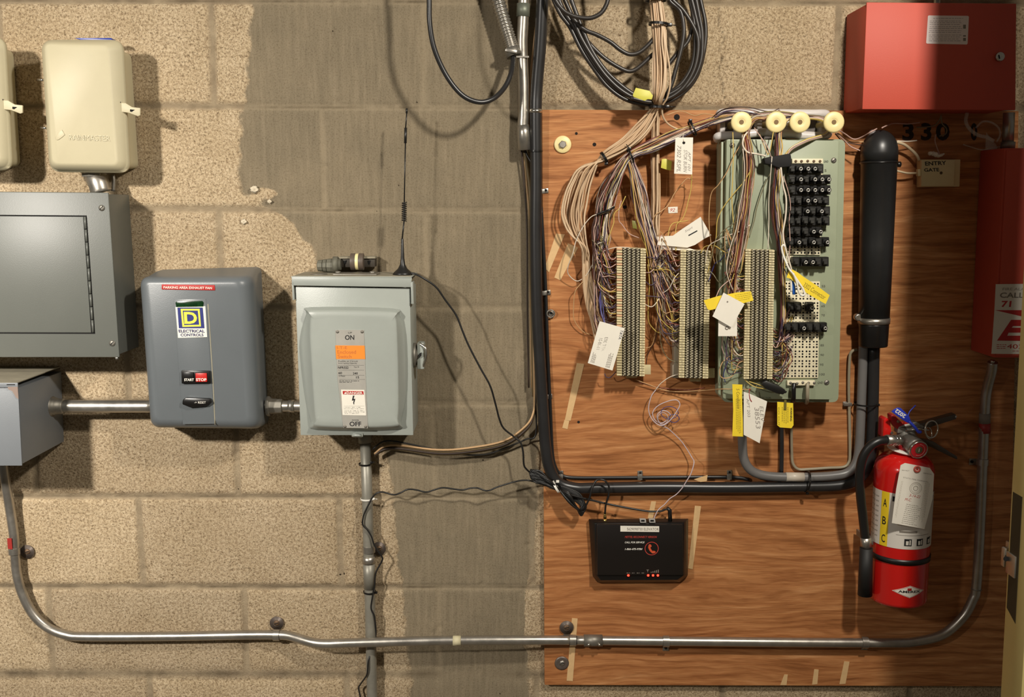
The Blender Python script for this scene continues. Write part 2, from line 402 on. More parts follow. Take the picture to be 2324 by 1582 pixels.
# ------------------------------------------------------------------ plywood board
def ply_material():
    m = bpy.data.materials.new('plywood'); m.use_nodes = True; nt = m.node_tree; n = nt.nodes; L = nt.links.new; b = n['Principled BSDF']
    b.inputs['Roughness'].default_value = 0.62; b.inputs['Specular IOR Level'].default_value = 0.3
    tc = n.new('ShaderNodeTexCoord')
    def mp(s, rot=(0, 0, 0)):
        x = n.new('ShaderNodeMapping'); x.inputs['Scale'].default_value = s; L(tc.outputs['Object'], x.inputs['Vector']); return x.outputs['Vector']
    warp = n.new('ShaderNodeTexNoise'); warp.inputs['Scale'].default_value = 1.0; warp.inputs['Detail'].default_value = 3; L(mp((2.2, 1, 9)), warp.inputs['Vector'])
    add = n.new('ShaderNodeVectorMath'); add.operation = 'MULTIPLY_ADD'; add.inputs[1].default_value = (0.05, 0.02, 0.085)
    L(warp.outputs['Color'], add.inputs[0]); L(tc.outputs['Object'], add.inputs[2])
    m2 = n.new('ShaderNodeMapping'); m2.inputs['Scale'].default_value = (1.6, 1, 26); L(add.outputs[0], m2.inputs['Vector'])
    band = n.new('ShaderNodeTexNoise'); band.inputs['Scale'].default_value = 3.0; band.inputs['Detail'].default_value = 5; band.inputs['Roughness'].default_value = 0.62; L(m2.outputs[0], band.inputs['Vector'])
    wv = n.new('ShaderNodeTexWave'); wv.bands_direction = 'Z'; wv.inputs['Scale'].default_value = 11; wv.inputs['Distortion'].default_value = 7; wv.inputs['Detail'].default_value = 3; wv.inputs['Detail Scale'].default_value = 1.4
    m4 = n.new('ShaderNodeMapping'); m4.inputs['Scale'].default_value = (0.55, 1, 1.6); L(add.outputs[0], m4.inputs['Vector']); L(m4.outputs[0], wv.inputs['Vector'])
    grain = n.new('ShaderNodeTexNoise'); grain.inputs['Scale'].default_value = 1.0; grain.inputs['Detail'].default_value = 4; L(mp((22, 1, 700)), grain.inputs['Vector'])
    big = n.new('ShaderNodeTexNoise'); big.inputs['Scale'].default_value = 3.2; big.inputs['Detail'].default_value = 3; L(tc.outputs['Object'], big.inputs['Vector'])
    def ramp(f, st):
        r = n.new('ShaderNodeValToRGB'); e = r.color_ramp.elements; e[0].position, e[0].color = st[0]; e[1].position, e[1].color = st[-1]
        for p, c in st[1:-1]: q = e.new(p); q.color = c
        L(f, r.inputs['Fac']); return r.outputs['Color']
    def mix(f, a, c, t='MIX'):
        x = n.new('ShaderNodeMix'); x.data_type = 'RGBA'; x.blend_type = t
        if isinstance(f, float): x.inputs[0].default_value = f
        else: L(f, x.inputs[0])
        L(a, x.inputs[6]); L(c, x.inputs[7]); return x.outputs[2]
    c1 = ramp(band.outputs['Fac'], [(0.33, S(144, 94, 54)), (0.45, S(172, 116, 71)), (0.58, S(191, 136, 88)), (0.72, S(211, 161, 114))])
    c2 = ramp(wv.outputs['Fac'], [(0.0, (0.70, 0.62, 0.52, 1)), (0.22, (0.94, 0.92, 0.9, 1)), (1.0, (1.04, 1.03, 1.0, 1))])
    c = mix(0.5, c1, c2, 'MULTIPLY')
    c = mix(0.6, c, ramp(grain.outputs['Fac'], [(0.35, (0.66, 0.58, 0.5, 1)), (0.55, (1.05, 1.05, 1.05, 1))]), 'MULTIPLY')
    c = mix(0.7, c, ramp(big.outputs['Fac'], [(0.35, (0.86, 0.74, 0.66, 1)), (0.65, (1.06, 1.02, 0.95, 1))]), 'MULTIPLY')
    L(c, b.inputs['Base Color'])
    bp = n.new('ShaderNodeBump'); bp.inputs['Strength'].default_value = 0.35; bp.inputs['Distance'].default_value = 0.0008; L(grain.outputs['Fac'], bp.inputs['Height']); L(bp.outputs['Normal'], b.inputs['Normal'])
    return m
PLY = 0.016
PM = ply_material()
mb = MB(); mb.poly([(1230, 249), (2312, 252), (2292, 1558), (1236, 1555)], PLY, PLY-0.0012)
ply = build(mb, 'plywood_board', PM, bevel=0.0008, seg=1)
tag(ply, 'large brown plywood backboard screwed to the block wall behind the phone wiring', 'board')
# holes, tape strips, washers on the board
K_hole = mat('hole_dark', (24, 16, 10), 0.9)
for i, (x, y, r) in enumerate([(1536, 266, .0062), (1349, 328, .004), (1308, 303, .003), (1300, 561, .0026), (1418, 470, .004), (1313, 958, .003), (2070, 1462, .002)]):
    build(MB().lathe(P(x, y, PLY-0.0001), (0, -1, 0), [(0, r), (0.0003, r*0.9)], 9), 'screw_hole', K_hole, ply)
tape = mat('masking_tape', (222, 184, 132), 0.7, var=0.15, vscale=60)
tapes = [([(1262, 530), (1282, 532), (1246, 618), (1236, 608)], 'long tan tape strip at the left edge of the plywood, slanting'),
         ([(1289, 552), (1312, 562), (1272, 636), (1258, 630)], 'tan tape strip with a dark hole, beside the beige cable loops'),
         ([(1309, 824), (1326, 826), (1295, 955), (1282, 953)], 'long tan tape strip left below the leftmost terminal block'),
         ([(1281, 953), (1292, 955), (1288, 974), (1276, 971)], 'short tan scrap of tape under the long strip left of the centre'),
         ([(1478, 1138), (1489, 1138), (1482, 1176), (1470, 1176)], 'short tan tape strip above the black alarm communicator'),
         ([(1577, 1148), (1591, 1149), (1572, 1292), (1562, 1290)], 'long tan tape strip just right of the black communicator box'),
         ([(1298, 1403), (1311, 1404), (1300, 1546), (1286, 1545)], 'tan tape strip crossing behind the long conduit at the lower left of the board'),
         ([(1780, 1531), (1788, 1531), (1785, 1555), (1771, 1555)], 'shortest of the three tape ends on the bottom edge of the plywood'),
         ([(1848, 1519), (1858, 1520), (1855, 1553), (1843, 1554)], 'middle of the three tape ends on the bottom edge of the plywood'),
         ([(1916, 1501), (1928, 1502), (1919, 1552), (1905, 1553)], 'tallest of the three tape ends on the bottom edge of the plywood'),
         ([(1575, 1088), (1606, 1078), (1604, 1092), (1590, 1094)], 'small tan tape scrap folded over the thin black cable')]
for pts, lb in tapes:
    z = PLY+0.0008 if 'folded' not in lb else 0.04
    tag(build(MB().poly(pts, z, 0.0007), 'tape_strip', tape), lb, 'tape')
# ------------------------------------------------------------------ shared finishes
K_beige = mat('beige_enamel', (200, 190, 158), 0.52, var=0.07, vscale=12, bump=0.08, bscale=500)
K_dgray = mat('dark_grey_enamel', (100, 102, 96), 0.42, var=0.08, vscale=6, bump=0.12, bscale=700)
K_bgray = mat('blue_grey_enamel', (118, 122, 126), 0.45, var=0.10, vscale=7, bump=0.12, bscale=700)
K_sqd = mat('grey_motor_starter_enamel', (101, 106, 109), 0.36, var=0.07, vscale=8, bump=0.10, bscale=600)
K_lgray = mat('light_grey_enamel', (162, 167, 160), 0.36, var=0.10, vscale=9, bump=0.10, bscale=600)
K_dusty = mat('dusty_grey_enamel', (150, 142, 122), 0.8, var=0.25, vscale=30)
K_galv = mat('galvanised_steel', (186, 180, 170), 0.34, 0.85, var=0.22, vscale=40, rvar=0.12)
K_zinc = mat('dull_zinc', (150, 145, 135), 0.5, 0.7, var=0.3, vscale=60)
K_steel = mat('bright_steel', (205, 200, 190), 0.22, 0.95)
K_black = mat('black_rubber', (30, 29, 28), 0.38)
K_pvc = mat('black_cable_jacket', (42, 41, 41), 0.33, var=0.25, vscale=30)
K_blk = mat('black_plastic', (22, 20, 19), 0.3)
K_dark = mat('dark_gap', (14, 12, 11), 0.9)
K_white = mat('white_paper', (236, 230, 216), 0.7, var=0.05, vscale=30)
K_wplas = mat('white_plastic', (232, 228, 218), 0.4)
K_ink = mat('black_ink', (24, 22, 24), 0.7)
K_fade = mat('faded_grey_ink', (128, 120, 110), 0.8)
K_blueink = mat('navy_ink', (30, 34, 88), 0.6)
K_red = mat('red_ink', (178, 34, 30), 0.55)
K_yel = mat('yellow_plastic', (240, 206, 40), 0.45)
K_rust = mat('rusty_screw', (120, 96, 74), 0.6, 0.5, var=0.3, vscale=200)

def rquad(c, zref, z, rad, n=5):
    p = [P(x, y, zref) for x, y in c]; out = []
    for v in p: v.y = -z
    for i in range(4):
        a, b, d = p[i-1], p[i], p[(i+1) % 4]
        u = (a-b).normalized(); w_ = (d-b).normalized(); r = min(rad, (a-b).length*.48, (d-b).length*.48)
        if n == 0: out.append(b.copy()); continue
        for k in range(n+1):
            t = k/n; s = b+u*r; e = b+w_*r
            out.append(s*(1-t)**2+b*2*t*(1-t)+e*t*t if r > 1e-5 else b.copy())
    return out
def loftw(mb, rings, cap=(True, True)):
    n = len(rings[0]); o = len(mb.v)
    for r in rings: mb.v += [Vector(q) for q in r]
    for i in range(len(rings)-1):
        for k in range(n):
            k2 = (k+1) % n; mb.f.append((o+i*n+k, o+i*n+k2, o+(i+1)*n+k2, o+(i+1)*n+k)); mb.smooth.append(True)
    if cap[0]: mb.f.append(tuple(o+k for k in range(n))); mb.smooth.append(False)
    if cap[1]: mb.f.append(tuple(o+(len(rings)-1)*n+k for k in range(n))); mb.smooth.append(False)
    return mb
def loft(mb, secs, n=5): return loftw(mb, [rquad(c, zr, z, r, n) for c, zr, z, r in secs])
def autosm(o, deg=32):
    me = o.data; bm = bmesh.new(); bm.from_mesh(me)
    for f in bm.faces: f.smooth = True
    for e in bm.edges:
        e.smooth = not (len(e.link_faces) == 2 and e.calc_face_angle(0) > math.radians(deg))
    bm.to_mesh(me); bm.free(); return o
def box_px(name, c, z1, z0, m, parent, bevel=0.0015, zref=None, seg=2):
    mb = MB(); loft(mb, [(c, zref if zref is not None else z1, z1, 0.0), (c, zref if zref is not None else z1, z0, 0.0)], 0)
    return build(mb, name, m, parent, bevel=bevel, seg=seg)
def label_px(name, c, z, m, parent, t=0.0004):
    return build(MB().poly(c, z+t, t*0.9), name, m, parent)
def screw(px, py, z, r, parent, m=None, name='screw', ang=0.6):
    c = P(px, py, z)
    s_ = build(MB().lathe(c, (0, -1, 0), [(-0.001, r), (0.0008, r), (0.0022, r*0.7), (0.0026, r*0.3)], 16), name, m or K_zinc, parent)
    build(MB().cbox(c+Vector((0, -0.0024, 0)), r*1.5, 0.0008, r*0.24, ang), 'slot', K_dark, s_)
    return s_
def cyl_px(mb, a, b, r, n=20):
    return mb.tube([P(*a), P(*b)], r, n)

# ------------------------------------------------------------------ two beige boxes (irrigation or phone housings)
def beige_box(c0, dx, dy, label, name='beige_enclosure', strap=True):
    sh = lambda pts: [(x+dx, y+dy) for x, y in pts]
    t = thing(name, P(c0[0]+dx, c0[1]+dy, 0.004), label, 'electrical box')
    mb = MB(); loft(mb, [(sh([(146, 116), (299, 120), (316, 384), (160, 380)]), 0, 0.004, .014), (sh([(146, 116), (299, 120), (316, 384), (160, 380)]), 0, 0.088, .014)])
    autosm(build(mb, 'body', K_beige, t))
    mb = MB()
    lip = sh([(93, 90), (278, 90), (294, 393), (112, 390)]); lip2 = sh([(96, 93), (275, 93), (290, 389), (115, 386)]); fc = sh([(99, 98), (247, 101), (269, 378), (117, 375)]); fc2 = sh([(103, 102), (242, 105), (264, 372), (121, 369)])
    loft(mb, [(lip2, .09, .080, .02), (lip, .09, .083, .022), (lip, .09, .088, .022), (lip2, .09, .091, .02), (sh([(95, 93), (272, 93), (288, 388), (114, 386)]), .091, .094, .02), (fc, .108, .106, .012), (fc2, .108, .109, .01)], 6)
    autosm(build(mb, 'cover', K_beige, t), 50)
    # hasp on the right side
    h = build(MB().poly(sh([(269, 233), (285, 234), (300, 243), (318, 245), (318, 262), (313, 264), (292, 256), (275, 254), (269, 252)]), .096, .004), 'hasp', K_beige, t, bevel=.0008)
    build(MB().poly(sh([(295, 248), (306, 249), (299, 254), (295, 253)]), .0965, .0006), 'hasp_slot', K_dark, h)
    build(MB().poly(sh([(268, 230), (274, 231), (273, 234), (270, 235)]), .098, .002), 'hasp_gap', K_dark, h)
    for y in (181, 290):
        build(MB().tube([P(86+dx+(y-181)*.06, y+dy, .085), P(100+dx+(y-181)*.06, y+dy+1, .088)], .0022, 8), 'hinge_pin', K_steel, t)
    return t
b1 = beige_box((205, 395), 0, 0, 'beige enamelled metal box with rounded cover and hasp, above the dark grey panel')
# embossed lettering of the cover
lt = text('RAINMASTER', (158, 318), (251, 321), (156, 305), .1096, K_beige, 'embossed_lettering', b1, 0.0006)
build(MB().poly([(126, 312), (133, 300), (140, 294), (147, 306), (140, 312), (133, 317), (128, 318)], .1104, .001), 'embossed_emblem', K_beige, b1, bevel=.0005)
b2 = beige_box((205, 395), -267, -6, 'beige metal box cut off by the left edge of the picture')
# blue tape lying on top of the middle box
tag(build(MB().poly([(168, 86), (252, 86), (256, 93), (190, 93)], .06, .02), 'blue_tape', mat('blue_tape', (24, 52, 150), 0.35), bevel=.001), 'blue tape scrap lying on top of the beige box', 'tape')
# nipple between the beige box and the panel
t = thing('offset_nipple', P(230, 430, .05), 'short bent steel conduit fitting joining the beige box to the grey panel', 'conduit fitting')
build(MB().tube(path([(214, 388, .05), (216, 400, .05), (224, 416, .055), (230, 436, .055)]), [.0205]*18+[.0195]), 'bent_pipe', K_galv, t)
build(MB().lathe(P(214, 394, .05), (0, 0, 1), [(-.006, .024), (.0, .024)], 8, False), 'locknut', K_zinc, t)
build(MB().tube(path([(256, 396, .03), (258, 410, .03), (257, 434, .03)]), .004, 8), 'thin_pipe', K_zinc, t)

# ------------------------------------------------------------------ dark grey breaker panel
t = thing('breaker_panel', P(30, 815, .004), 'wide dark grey breaker panel with hinged door at the left edge of the picture', 'electrical panel')
ZP = .115
box_px('body', [(-268, 438), (243, 441), (268, 806), (-262, 806)], .110, .004, K_dgray, t, .002, zref=ZP)
build(MB().poly([(-272, 433), (246, 437), (271, 811), (-266, 811)], ZP, .005), 'cover_plate', K_dgray, t, bevel=.0018)
gap = label_px('door_gap', [(-180, 486), (197, 489), (216, 758), (-176, 757)], ZP, K_dark, t, .0002)
dr = build(MB().poly([(-177, 489), (189, 492), (207, 755), (-174, 754)], ZP+.0016, .0016), 'door', K_dgray, t, bevel=.0008)
hg = MB()
for i in range(9):
    a = i/9; b_ = (i+.93)/9
    hg.tube([P(192.5+19*a, 492+264*a, ZP+.002), P(192.5+19*b_, 492+264*b_, ZP+.002)], .0022, 8)
build(hg, 'hinge', K_dgray, dr)
build(MB().poly([(-165, 600), (-150, 600), (-148, 640), (-163, 640)], ZP+.004, .003), 'latch', K_zinc, dr, bevel=.0005)
for x, y in ((231, 472), (255, 779), (-255, 470), (-248, 776)):
    screw(x, y, ZP, .0058, t, K_zinc, 'screw', .8)
build(MB().tube([P(264, 810, ZP-.002), P(266, 816, ZP-.002)], .003, 8), 'foil_scrap', K_steel, t)

# ------------------------------------------------------------------ lower left junction box
t = thing('junction_box', P(-60, 1050, .004), 'blue-grey metal junction box below the dark grey panel, cut off by the left edge', 'electrical box')
ZJ = .185
box_px('body', [(-330, 880), (42, 880), (50, 1054), (-330, 1056)], ZJ-.002, .004, K_bgray, t, .002, zref=ZJ)
build(MB().poly([(-332, 888), (41, 886), (50, 1057), (-332, 1058)], ZJ, .002), 'cover', K_bgray, t, bevel=.0008)
mb = MB(); mb.prism([P(-332, 871, ZJ), P(40, 870, ZJ), P(40, 889, ZJ), P(38, 889, ZJ-.001), P(38, 872.5, ZJ-.001), P(-332, 873, ZJ-.001)], (0, .0005, 0))
build(MB().poly([(-332, 869), (40, 869), (41, 888), (30, 888), (20, 880), (-332, 879)], ZJ+.0016, .003), 'lid_lip', K_bgray, t, bevel=.0008)
build(MB().poly([(15, 872), (34, 872), (34, 874), (15, 874)], ZJ+.0019, .0004), 'slot', K_dark, t)
mb = MB(); mb.box(tuple(Vector((P(-330, 872, ZJ).x, -ZJ, P(0, 870, ZJ).z))), tuple(Vector((P(39, 872, ZJ).x, -.004, P(0, 870, ZJ).z+.0015))))
build(mb, 'top_plate', K_dusty, t)
build(MB().poly([(17, 878), (40, 878), (42, 906), (36, 902), (28, 888), (19, 884)], ZJ+.0022, .0005), 'rust_stain', mat('paint_stain', (136, 118, 108), 0.8), t)

def conduit(name, pts, r, label, parent_parts=(), k=8, mat_=None, n=20):
    t = thing(name, pts[len(pts)//2] if False else P(*pts[0]), label, 'conduit')
    build(MB().tube(path(pts, k), r, n), 'pipe', mat_ or K_galv, t)
    return t
def coupling(mb, c, ax, segs, n=20):
    return mb.lathe(c, ax, segs, n)
# short conduit: junction box -> motor starter
t = conduit('short_conduit', [(118, 922, .05), (230, 922, .05), (350, 922, .05)], .0127, 'shiny short steel conduit between the junction box and the motor starter')
mb = MB().lathe(P(114, 922, .05), (1, 0, 0), [(0, .020), (.006, .020), (.0062, .0175), (.012, .0175), (.0122, .0155), (.026, .0155), (.028, .0135)], 24)
build(mb, 'connector', K_zinc, t)
# starter -> disconnect
t = conduit('connector_pipe', [(600, 922, .05), (640, 922, .05), (690, 922, .05)], .0112, 'short steel pipe joining the motor starter to the safety switch')
build(MB().lathe(P(606, 922, .05), (1, 0, 0), [(0, .0205), (.006, .0205), (.0062, .016), (.03, .015), (.032, .0125)], 8, False), 'connector', K_zinc, t, bevel=.001)
build(MB().lathe(P(655, 922, .05), (1, 0, 0), [(0, .0125), (.012, .0125)], 20), 'collar', K_galv, t)

# ------------------------------------------------------------------ motor starter with start / stop buttons
t = thing('motor_starter', P(470, 970, .004), 'grey motor starter box with red and black start stop buttons and a square yellow emblem', 'electrical box')
mb = MB()
loft(mb, [([(360, 612), (594, 605), (611, 962), (372, 960)], 0, .004, .012), ([(360, 612), (594, 605), (611, 962), (380, 960)], 0, .03, .016), ([(321, 626), (576, 624), (595, 976), (345, 972)], .1, .088, .02),
          ([(316, 628), (571, 626), (590, 974), (341, 971)], .108, .104, .02), ([(318, 631), (560, 630), (580, 970), (343, 967)], .117, .115, .018), ([(323, 637), (548, 636), (568, 962), (348, 959)], .123, .1215, .014), ([(330, 645), (540, 644), (560, 954), (354, 951)], .124, .1235, .01)], 6)
autosm(build(mb, 'housing', K_sqd, t), 60)
ZS = .1236
mb = MB().poly([(394, 680), (467, 678), (487, 962), (415, 963)], ZS+.0006, .0012)
build(mb, 'raised_strip', K_sqd, t, bevel=.0004)
build(MB().tube(path([(472, 690, ZS), (478, 780, ZS), (484, 880, ZS), (488, 964, ZS)]), .0011, 6), 'paint_run', mat('dried_paint', (158, 152, 132), 0.5), t)
ZS += .0008
lb = label_px('name_label', [(398, 697), (466, 695), (470, 765), (404, 767)], ZS, K_white, t)
label_px('blue_field', [(402.5, 698), (460, 698), (464, 745), (406, 745)], ZS+.0005, mat('label_blue', (26, 36, 112), 0.5), lb)
mb = MB(); yo = [(410, 701), (453, 701), (456, 741), (414, 742)]; yi = [(414.5, 705), (449, 705), (452, 737), (418, 738)]
for i in range(4):
    j = (i+1) % 4; mb.poly([yo[i], yo[j], yi[j], yi[i]], ZS+.0013, .0003)
build(mb, 'yellow_frame', mat('label_yellow', (238, 232, 70), 0.5), lb)
text('D', (419, 735), (448, 735), (417, 708), ZS+.0011, MATS['label_yellow'], 'emblem_letter', lb, bold=0.03)
mb = MB().poly([(417, 708), (425, 708), (425, 711), (417, 711)], ZS+.0014, .0003).poly([(418.5, 732), (427, 732), (427, 735), (418.5, 735)], ZS+.0014, .0003)
build(mb, 'letter_serif', MATS['label_yellow'], lb)
text('ELECTRICAL', (406, 755), (465, 755), (405, 748), ZS+.0006, K_blueink, 'lettering', lb, bold=0.03)
text('CONTROLS', (410, 763.5), (462, 763.5), (409.5, 757), ZS+.0006, K_blueink, 'lettering', lb, bold=0.03)
build(MB().poly([(398, 687), (402, 684), (459, 683), (462, 687), (461, 696), (400, 697)], ZS+.0009, .0008), 'green_window', mat('green_lens', (22, 62, 30), 0.2, var=0.6, vscale=120), t, bevel=.0004)
bp_ = build(MB().poly([(411, 841), (476, 842), (478, 870), (412, 871)], ZS+.006, .006), 'button_plate', K_blk, t, bevel=.0012)
build(MB().poly([(415, 845), (439, 845.5), (440, 865), (416, 865.5)], ZS+.0085, .003), 'start_button', K_blk, bp_, bevel=.001)
build(MB().poly([(443, 847), (469, 847), (470, 867), (444, 867)], ZS+.0085, .003), 'stop_button', mat('red_plastic', (190, 36, 30), 0.35), bp_, bevel=.001)
text('START', (418, 865), (440, 865), (418, 859), ZS+.0087, K_wplas, 'lettering', bp_, bold=0.03)
text('STOP', (445, 865), (469, 865), (444.5, 858.5), ZS+.0087, K_wplas, 'lettering', bp_, bold=0.03)
rs_ = build(MB().poly([(414, 908), (420, 903), (476, 905), (480, 914), (468, 922), (430, 925), (413, 918)], ZS+.009, .009), 'reset_lever', K_blk, t, bevel=.002)
text('-> RESET', (441, 916), (467, 916), (441, 911), ZS+.0092, K_wplas, 'lettering', rs_)
ds = build(MB().poly([(367, 645.5), (487, 647), (488, 659), (367, 657)], ZS+.0004, .001), 'embossed_tape_label', K_red, t, bevel=.0002)
text('PARKING AREA EXHAUST FAN', (371, 655), (481, 656.5), (371, 649.5), ZS+.0006, K_white, 'lettering', ds, bold=0.02)

# ------------------------------------------------------------------ safety disconnect switch
t = thing('safety_switch', P(810, 990, .004), 'light grey safety disconnect switch box with ON OFF plate and bulging door', 'electrical box')
ZD = .118
box_px('body', [(670, 650), (931, 655), (937, 986), (683, 986)], ZD-.006, .004, K_lgray, t, .0015, zref=ZD)
dn = build(MB().poly([(670, 651), (930, 655), (938, 988), (682, 988)], ZD, .005), 'door', K_lgray, t, bevel=.0012)
base = [(706, 697), (891, 700), (907, 716), (922, 760), (924, 880), (911, 955), (897, 976), (720, 976), (705, 957), (692, 900), (680, 800), (683, 755), (695, 712)]
mid = [(708, 699), (889, 702), (904, 717), (916, 760), (919, 880), (909, 954), (895, 974), (722, 974), (708, 955), (698, 900), (688, 800), (689, 757), (699, 714)]
top = [(713, 705), (884, 708), (898, 719), (902, 760), (905, 880), (903, 950), (889, 968), (727, 968), (716, 953), (711, 900), (705, 800), (703, 760), (705, 716)]
def poly_spline(pts, z):
    q = [P(x, y, z) for x, y in pts]; n_ = len(q); out = []
    for i in range(n_):
        a, b_, c, d_ = q[i-1], q[i], q[(i+1) % n_], q[(i+2) % n_]
        for j in range(4):
            tt = j/4; out.append(0.5*((2*b_)+(c-a)*tt+(2*a-5*b_+4*c-d_)*tt*tt+(3*b_-a-3*c+d_)*tt**3))
    return out
def tops(s): return [(x+(804-x)*s, y+(838-y)*s) for x, y in top]
mb = loftw(MB(), [poly_spline(base, ZD-.001), poly_spline(base, ZD+.001), poly_spline(mid, ZD+.007), poly_spline(tops(-.012), ZD+.018), poly_spline(top, ZD+.0215), poly_spline(tops(.03), ZD+.0232), poly_spline(tops(.10), ZD+.0238)], (True, True))
autosm(build(mb, 'bulge', K_lgray, dn), 60)
ZB = ZD+.0238
cap = MB(); cap.box((P(662, 640, ZD).x, -ZD-.006, P(700, 630, ZD+.006).z), (P(935, 640, ZD).x, -.004, P(700, 630, ZD+.006).z+.002))
cap.poly([(662, 628.5), (935, 631), (932, 652), (662, 648)], ZD+.006, .002)
cap.poly([(662, 640), (666, 640), (668, 681), (664, 681)], ZD+.006, .03); cap.poly([(932, 640), (937, 640), (939, 690), (933, 690)], ZD+.006, .03)
build(cap, 'rain_cap', K_lgray, t, bevel=.0006)
dust = MB(); dust.box((P(666, 640, ZD).x, -ZD+.004, P(700, 630, ZD+.006).z+.002), (P(930, 640, ZD).x, -.006, P(700, 630, ZD+.006).z+.0026))
build(dust, 'dust_layer', K_dusty, t)
zt = P(700, 630, ZD+.006).z+.0026
hb = MB().box((P(757, 620, .09).x, -.10, zt), (P(856, 620, .09).x, -.045, zt+.0025)); h_ = build(hb, 'hub_plate', K_zinc, t, bevel=.0008)
for x in (768, 846): build(MB().lathe((P(x, 612, .07).x, -.075, zt+.0025), (0, 0, 1), [(0, .006), (.003, .0055), (.004, .003)], 12), 'screw', K_zinc, h_)
build(MB().lathe((P(722, 613, .08).x, -.075, zt), (0, 0, 1), [(0, .017), (.0012, .016), (.0014, .004)], 24), 'knockout_plug', K_zinc, t)
# name plate
c_np = [(761, 749), (826, 749), (830, 860), (835, 972), (779, 971), (766, 860)]
K_alu = mat('brushed_plate', (192, 188, 178), 0.38, 0.35, var=0.16, vscale=22)
npl = label_px('name_plate', c_np, ZB, K_alu, t, .0008)
for x, y in ((766, 753), (822, 753), (783, 968), (830, 968)): build(MB().lathe(P(x, y, ZB+.0008), (0, -1, 0), [(0, .003), (.001, .0026), (.0014, .0012)], 12), 'rivet', K_zinc, npl)
ZB += .0009
text('UP', (790, 757), (799, 757), (790, 753.5), ZB, K_ink, 'lettering', npl)
text('ON', (783, 771.5), (804, 771.5), (783, 760.5), ZB, K_ink, 'lettering', npl, bold=0.02)
orr = label_px('orange_field', [(761, 784), (827.5, 784.5), (829, 815), (763, 815)], ZB-.0001, mat('orange_print', (240, 140, 44), 0.5), npl)
K_do = mat('dark_orange_ink', (190, 106, 50), 0.6)
text('I-T-E', (765, 792), (788, 792), (764.5, 786), ZB+.0004, K_do, 'lettering', orr)
text('Enclosed', (766, 803), (808, 803), (765.5, 795), ZB+.0004, K_do, 'lettering', orr)
text('Switch', (767, 813), (798, 813), (766.5, 805), ZB+.0004, K_do, 'lettering', orr)
text('NFR322', (767, 837), (791, 837), (767, 831.5), ZB, K_ink, 'lettering', npl, bold=.02)
text('60', (768, 849), (776, 849), (768, 844), ZB, K_ink, 'lettering', npl, bold=.02)
text('240', (801, 850), (812, 850), (801, 845), ZB, K_ink, 'lettering', npl, bold=.02)
text('15', (808, 859), (815, 859), (808, 854), ZB, K_ink, 'lettering', npl, bold=.02)
text('3 Phase', (769, 855), (783, 855), (769, 851.5), ZB, K_ink, 'lettering', npl)
text('Fusible or Circuit', (768, 821.5), (812, 821.5), (768, 818), ZB, K_ink, 'lettering', npl)
text('Interrupting Capacity', (768, 826.5), (810, 826.5), (768, 823), ZB, K_ink, 'lettering', npl)
text('Type 3R', (803, 835), (815, 835), (803, 831.5), ZB, K_ink, 'lettering', npl)
lines([(766, 826, 829), (767, 826, 840), (768, 827, 851.5), (770, 828, 861)], ZB, K_ink, 'rule_lines', npl, .45, gap=False)
lines([(770, 815, 864), (770, 798, 867)], ZB, K_ink, 'small_print', npl, 1.1, 3)
dg = label_px('danger_label', [(774, 884.5), (827, 885), (831, 943), (777.5, 942)], ZB, K_white, npl)
label_px('red_banner', [(777.5, 887.5), (824.5, 888), (825.5, 895.5), (778.5, 895)], ZB+.0004, K_red, dg)
text('DANGER', (787, 894.3), (823, 894.8), (786.5, 888.7), ZB+.0009, K_white, 'lettering', dg, bold=.02)
build(MB().poly([(781, 894), (784, 889), (786.5, 894)], ZB+.0011, .0002), 'warning_triangle', K_white, dg)
build(MB().poly([(801, 898), (804.5, 898), (802.5, 905.5), (806.5, 905), (803.5, 915.5), (804.5, 916.5), (802.5, 918), (801.5, 914), (803, 908.5), (798.5, 909.5)], ZB+.0007, .0003), 'lightning_bolt', K_ink, dg)
lines([(780, 827, 921.5)], ZB+.0004, K_fade, 'rule_line', dg, .4, gap=False)
lines([(780, 818, 924), (780, 826, 927.5), (781, 827, 932), (781, 828, 935), (782, 815, 938)], ZB+.0004, K_ink, 'small_print', dg, .8, 5)
text('DOWN', (799, 955.5), (814, 955.5), (799, 952), ZB, K_ink, 'lettering', npl)
text('OFF', (793.5, 967.5), (820, 967.5), (793, 957), ZB, K_ink, 'lettering', npl, bold=.02)
# operating handle on the right side and latch at the bottom
hn = build(MB().lathe(P(938, 806, .075), (1, 0, 0), [(0, .024), (.006, .024), (.0065, .019), (.012, .018)], 28), 'handle_hub', K_zinc, t)
build(MB().cbox(P(956, 806, .078), .014, .030, .052, 0), 'handle_grip', K_lgray, hn, bevel=.003)
build(MB().tube(path([(952, 780, .09), (965, 790, .095), (967, 810, .095), (960, 832, .09)]), .003, 8), 'handle_rim', K_steel, hn)
build(MB().poly([(951, 803), (957, 800), (956, 808), (950, 812)], .099, .003), 'padlock_hole', K_dark, hn)
lt_ = build(MB().ring(P(811, 989, ZD-.002), (0, .35, 1), .0085, .0028, 24, 8), 'latch_ring', K_lgray, t)
build(MB().poly([(800, 984), (824, 984), (823, 992), (801, 992)], ZD+.002, .004), 'latch_tab', K_lgray, t, bevel=.001)

